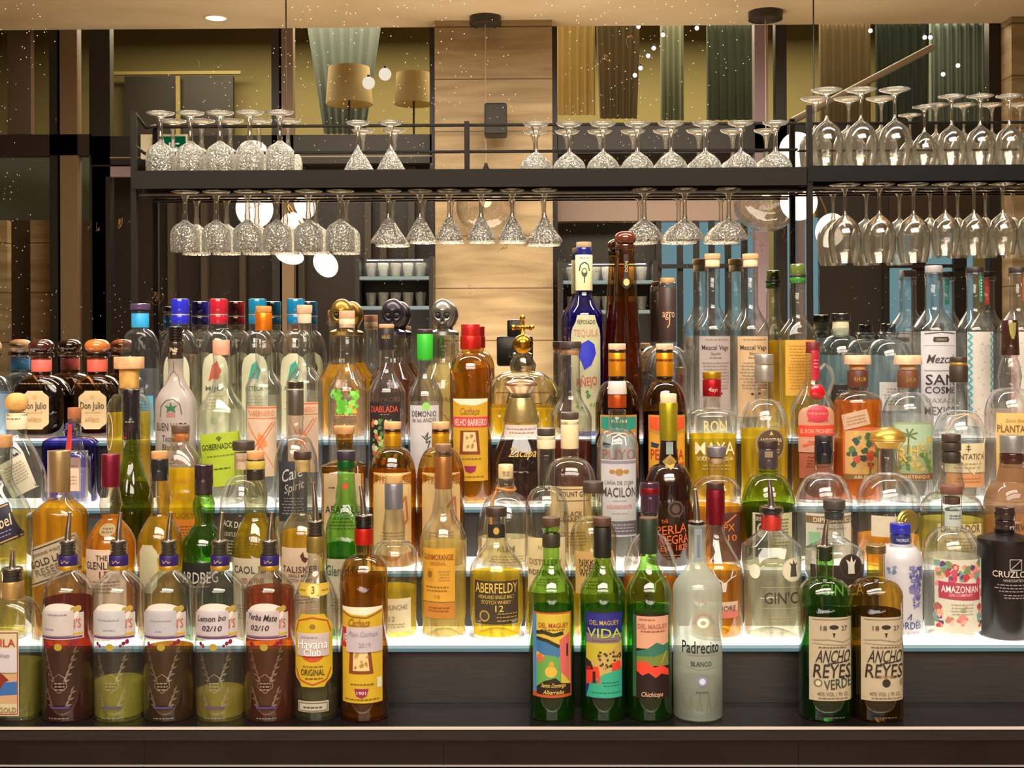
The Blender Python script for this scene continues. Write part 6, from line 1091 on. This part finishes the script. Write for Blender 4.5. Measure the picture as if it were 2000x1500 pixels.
B(4, 1141, 38, 15.5, 497, 568, 622, 'cobalt blue tequila bottle with cream neck label and cream ornate front label', sty='s', g='#2e34d0', liq=('#1a1ca0', 600, 1.0, .3), edge=.4, caps=[('stopper', 473, 484, 15, '#a8906a', 'w'), ('dark_band', 484, 498, 15.5, '#1c1f66', 'g'), ('neck_paper', 498, 568, 17, '#dcd8a8', 'm', 'open')],
  labs=[LB(500, 566, 15, None, BR_(502, 508, 12, '#b06a50'), ('l', [(-11, 530), (-8, 518), (0, 513), (8, 518), (11, 530)], 2.5, '#2f4a2c'), ('o', 0, 533, 6, 9, '#4a4a34'), ('o', 0, 530, 4, 4, '#cfcaa0'), ('l', [(0, 540), (0, 553)], 2, '#3a3a24'), name='neck_print', off=.0022),
        LB(616, 850, 32, '#d8d4a8', ('p', [(-12, 672), (4, 664), (16, 672), (20, 690), (10, 712), (-4, 722), (-10, 706), (-20, 690)], '#2a30b8'), T('REPOSADO', 629, 8, '#4a4a34', 36), T('TEQUILA', 650, 13, '#c08a6a', 52), T('AÑEJO', 744, 17, '#b8503c', 44, 0, 0, 6), ('spots', 8, -26, 760, 26, 800, 4, ('#4a7a4c', '#8a9a5c')), shape='round', xo=2)])
B(4, 1222, 36, 18, 487, 500, 780, 'very tall tapering amber tequila bottle with dark brown ball stopper', sty='c', g='#b8681c', liq=('#7a2c08', 590, 1.1, .22), edge=.55, dy=-.012, caps=[('ball_stopper', 452, 480, 21.5, '#5a2818', 'g', 'ball'), ('collar_ring', 478, 488, 20, '#3a1c12', 'g')],
  labs=[LB(498, 545, 5, '#2a1c14', T('DON', 522, 6, '#c8a870', 20, 0, 0, 90), name='neck_strip', off=.0012), LB(540, 565, 9, '#2a1c14', ('o', 0, 552, 6, 7, '#d0b068'), shape='oval', name='seal_label', off=.0014)])
B(4, 1304, 44, 16, 552, 676, 722, 'clear domed bottle with long matte black neck sleeve and small cork', sty='r', g='#efefe6', liq=('#efe8d0', 800, .3, .15), gl=1.4, caps=[('cork', 543, 553, 14, '#b89058', 'w'), ('glass_ring', 553, 562, 16.5, '#d8d0d0', 'x'), ('neck_sleeve', 562, 668, 17, '#3a2824', 'm', 'open')],
  labs=[LB(595, 640, 15, None, T('agro', 612, 16, '#d8a880', 26), ('l', [(2, 616), (1, 634), (-3, 640)], 2, '#d8a880'), name='sleeve_print', off=.0022)])
for cx_, pc, nm_ in ((1392, '#bcaca8', 'greyish pink'), (1466, '#dcb88c', 'peach')):
    B(4, cx_, 37 if cx_ < 1400 else 36, 14, 520, 592, 648, 'tall clear mezcal bottle with bare cork and %s typewritten label' % nm_, sty='s', g='#eef0ec', liq=('#eef0ea', 655, .2, .08), group='typewritten label mezcals', caps=[('stopper', 496, 507, 15.5, '#cfa070', 'w'), ('cork', 507, 522, 14, '#e0c8a0', 'w')],
      labs=[LB(657, 812, 34, pc, BR_(661, 665, 28, '#8a7a6c'), T('Mezcal Vago', 678, 9, '#3a2f2a', 56), T('Elote' if cx_ > 1400 else 'Espadin', 690, 5, '#5a4a40', 18), BR_(696, 700, 14, '#7a6a5c'), BR_(705, 760, 29, '#8a786c'), ('o', -4, 768, 3, 2, INKD), ('o', 10, 767, 3, 2, INKD))])
B(4, 1558, 38, 14.5, 548, 612, 660, 'clear bottle dipped in dark green wax with large yellow-orange label', sty='s', d=.68, n=2.2, dy=-.033, g='#eef0e2', liq=('#d8c050', 665, .7, .35), caps=[('wax_top', 516, 536, 14, '#5a6a2c', 'g'), ('twine_band', 536, 542, 16, '#2a2418', 'm'), ('wax_dip', 542, 554, 15.6, '#2f7a2c', 'g', 'open', 15.2)],
  labs=[LB(664, 772, 32, '#e0ae48', BR_(672, 760, 26, '#b8842c'))])
B(4, 1642, 42, 17, 640, 655, 696, 'round-shouldered pale blue bottle with flat black stopper and twine', sty='r', g='#d4e4e8', liq=('#c4dce0', 695, .6, .25), caps=[('stopper', 612, 627, 19, '#1f1a18', 'g'), ('cork', 627, 655, 15.5, '#d8d4b0', 'w'), ('twine', 655, 662, 19, '#2a3428', 'm', 'open')], labs=[LB(750, 800, 30, '#3a3434', BR_(758, 790, 22, '#8a8480'))])
B(4, 1735, 43, 17, 650, 662, 700, 'clear pale blue bottle with translucent grey stopper, behind the wide-corked pair', sty='r', g='#d8e6ea', liq=('#d4e4e8', 695, .5, .2), caps=[('stopper', 632, 650, 14, '#5a6468', 'x'), ('glass_ring', 648, 655, 20, '#dce8ea', 'x')], labs=[LB(745, 800, 30, '#dcd8d0', BR_(755, 790, 22, '#8a8480'))])
B(4, 1824, 42, 16.5, 535, 598, 648, 'tall clear mezcal bottle with grey cap and white octagonal label reading SAN COSME', sty='s', g='#eef0ee', liq=('#eef0ee', 655, .2, .08), caps=[('stopper', 519, 533, 16.5, '#9a9494', 'm'), ('glass_ring', 533, 541, 17.5, '#e8ece8', 'x')],
  labs=[LB(647, 835, 39, '#dcd8dc', ('l', [(-32, 652), (0, 649), (32, 652)], 1.6, '#2a2422'), ('p', [(-14, 658), (14, 658), (16, 664), (14, 668), (-14, 668), (-16, 664)], '#3a342c'), T('OAXACA', 663, 4, '#c8b890', 20), ('r', -32, 674, 32, 675, '#8a8482'), T('Mezcal', 700, 16, '#3a3432', 52, 0, .3), ('r', -32, 722, 32, 724, '#8a8482'), T('SAN', 740, 20, '#2a2422', 60), T('COSME', 760, 13, '#2a2422', 62), T('OAXACA', 780, 9, '#8a8482', 60), T('MEXICO', 800, 16, '#4a4442', 64))])
for cx_, W_, sc_, zc_, lt_ in ((1904, 36.5, '#3a9a84', '#2f9cb4', 'tall clear bottle with black cap and turquoise zigzag stitched label'), (1988, 38, '#d84a3c', '#d8a0a8', 'tall clear bottle with black cap and red neck strip, at the right edge')):
    zg = lambda x0: ('l', [(x0+(4 if i % 2 else -4), 650+7*i) for i in range(24)], 3, zc_)
    B(4, cx_, W_, 15, 533, 600, 648, lt_, sty='s', g='#eef0ee', liq=('#eef0ee', 650, .2, .08), group='zigzag label bottles', caps=[('stopper', 522, 533, 16.5, '#2a2020', 'm'), ('glass_ring', 533, 541, 17, '#e8ece8', 'x')],
      labs=[LB(530, 590, 4, sc_, BR_(545, 580, 2, '#e8e0d8'), name='neck_strip', xo=7, off=.002), LB(648, 830, 27, '#dcd4c8', zg(-22), zg(22), ('spots', 16, -12, 660, 14, 820, 1.5, ('#a8a098',)))])
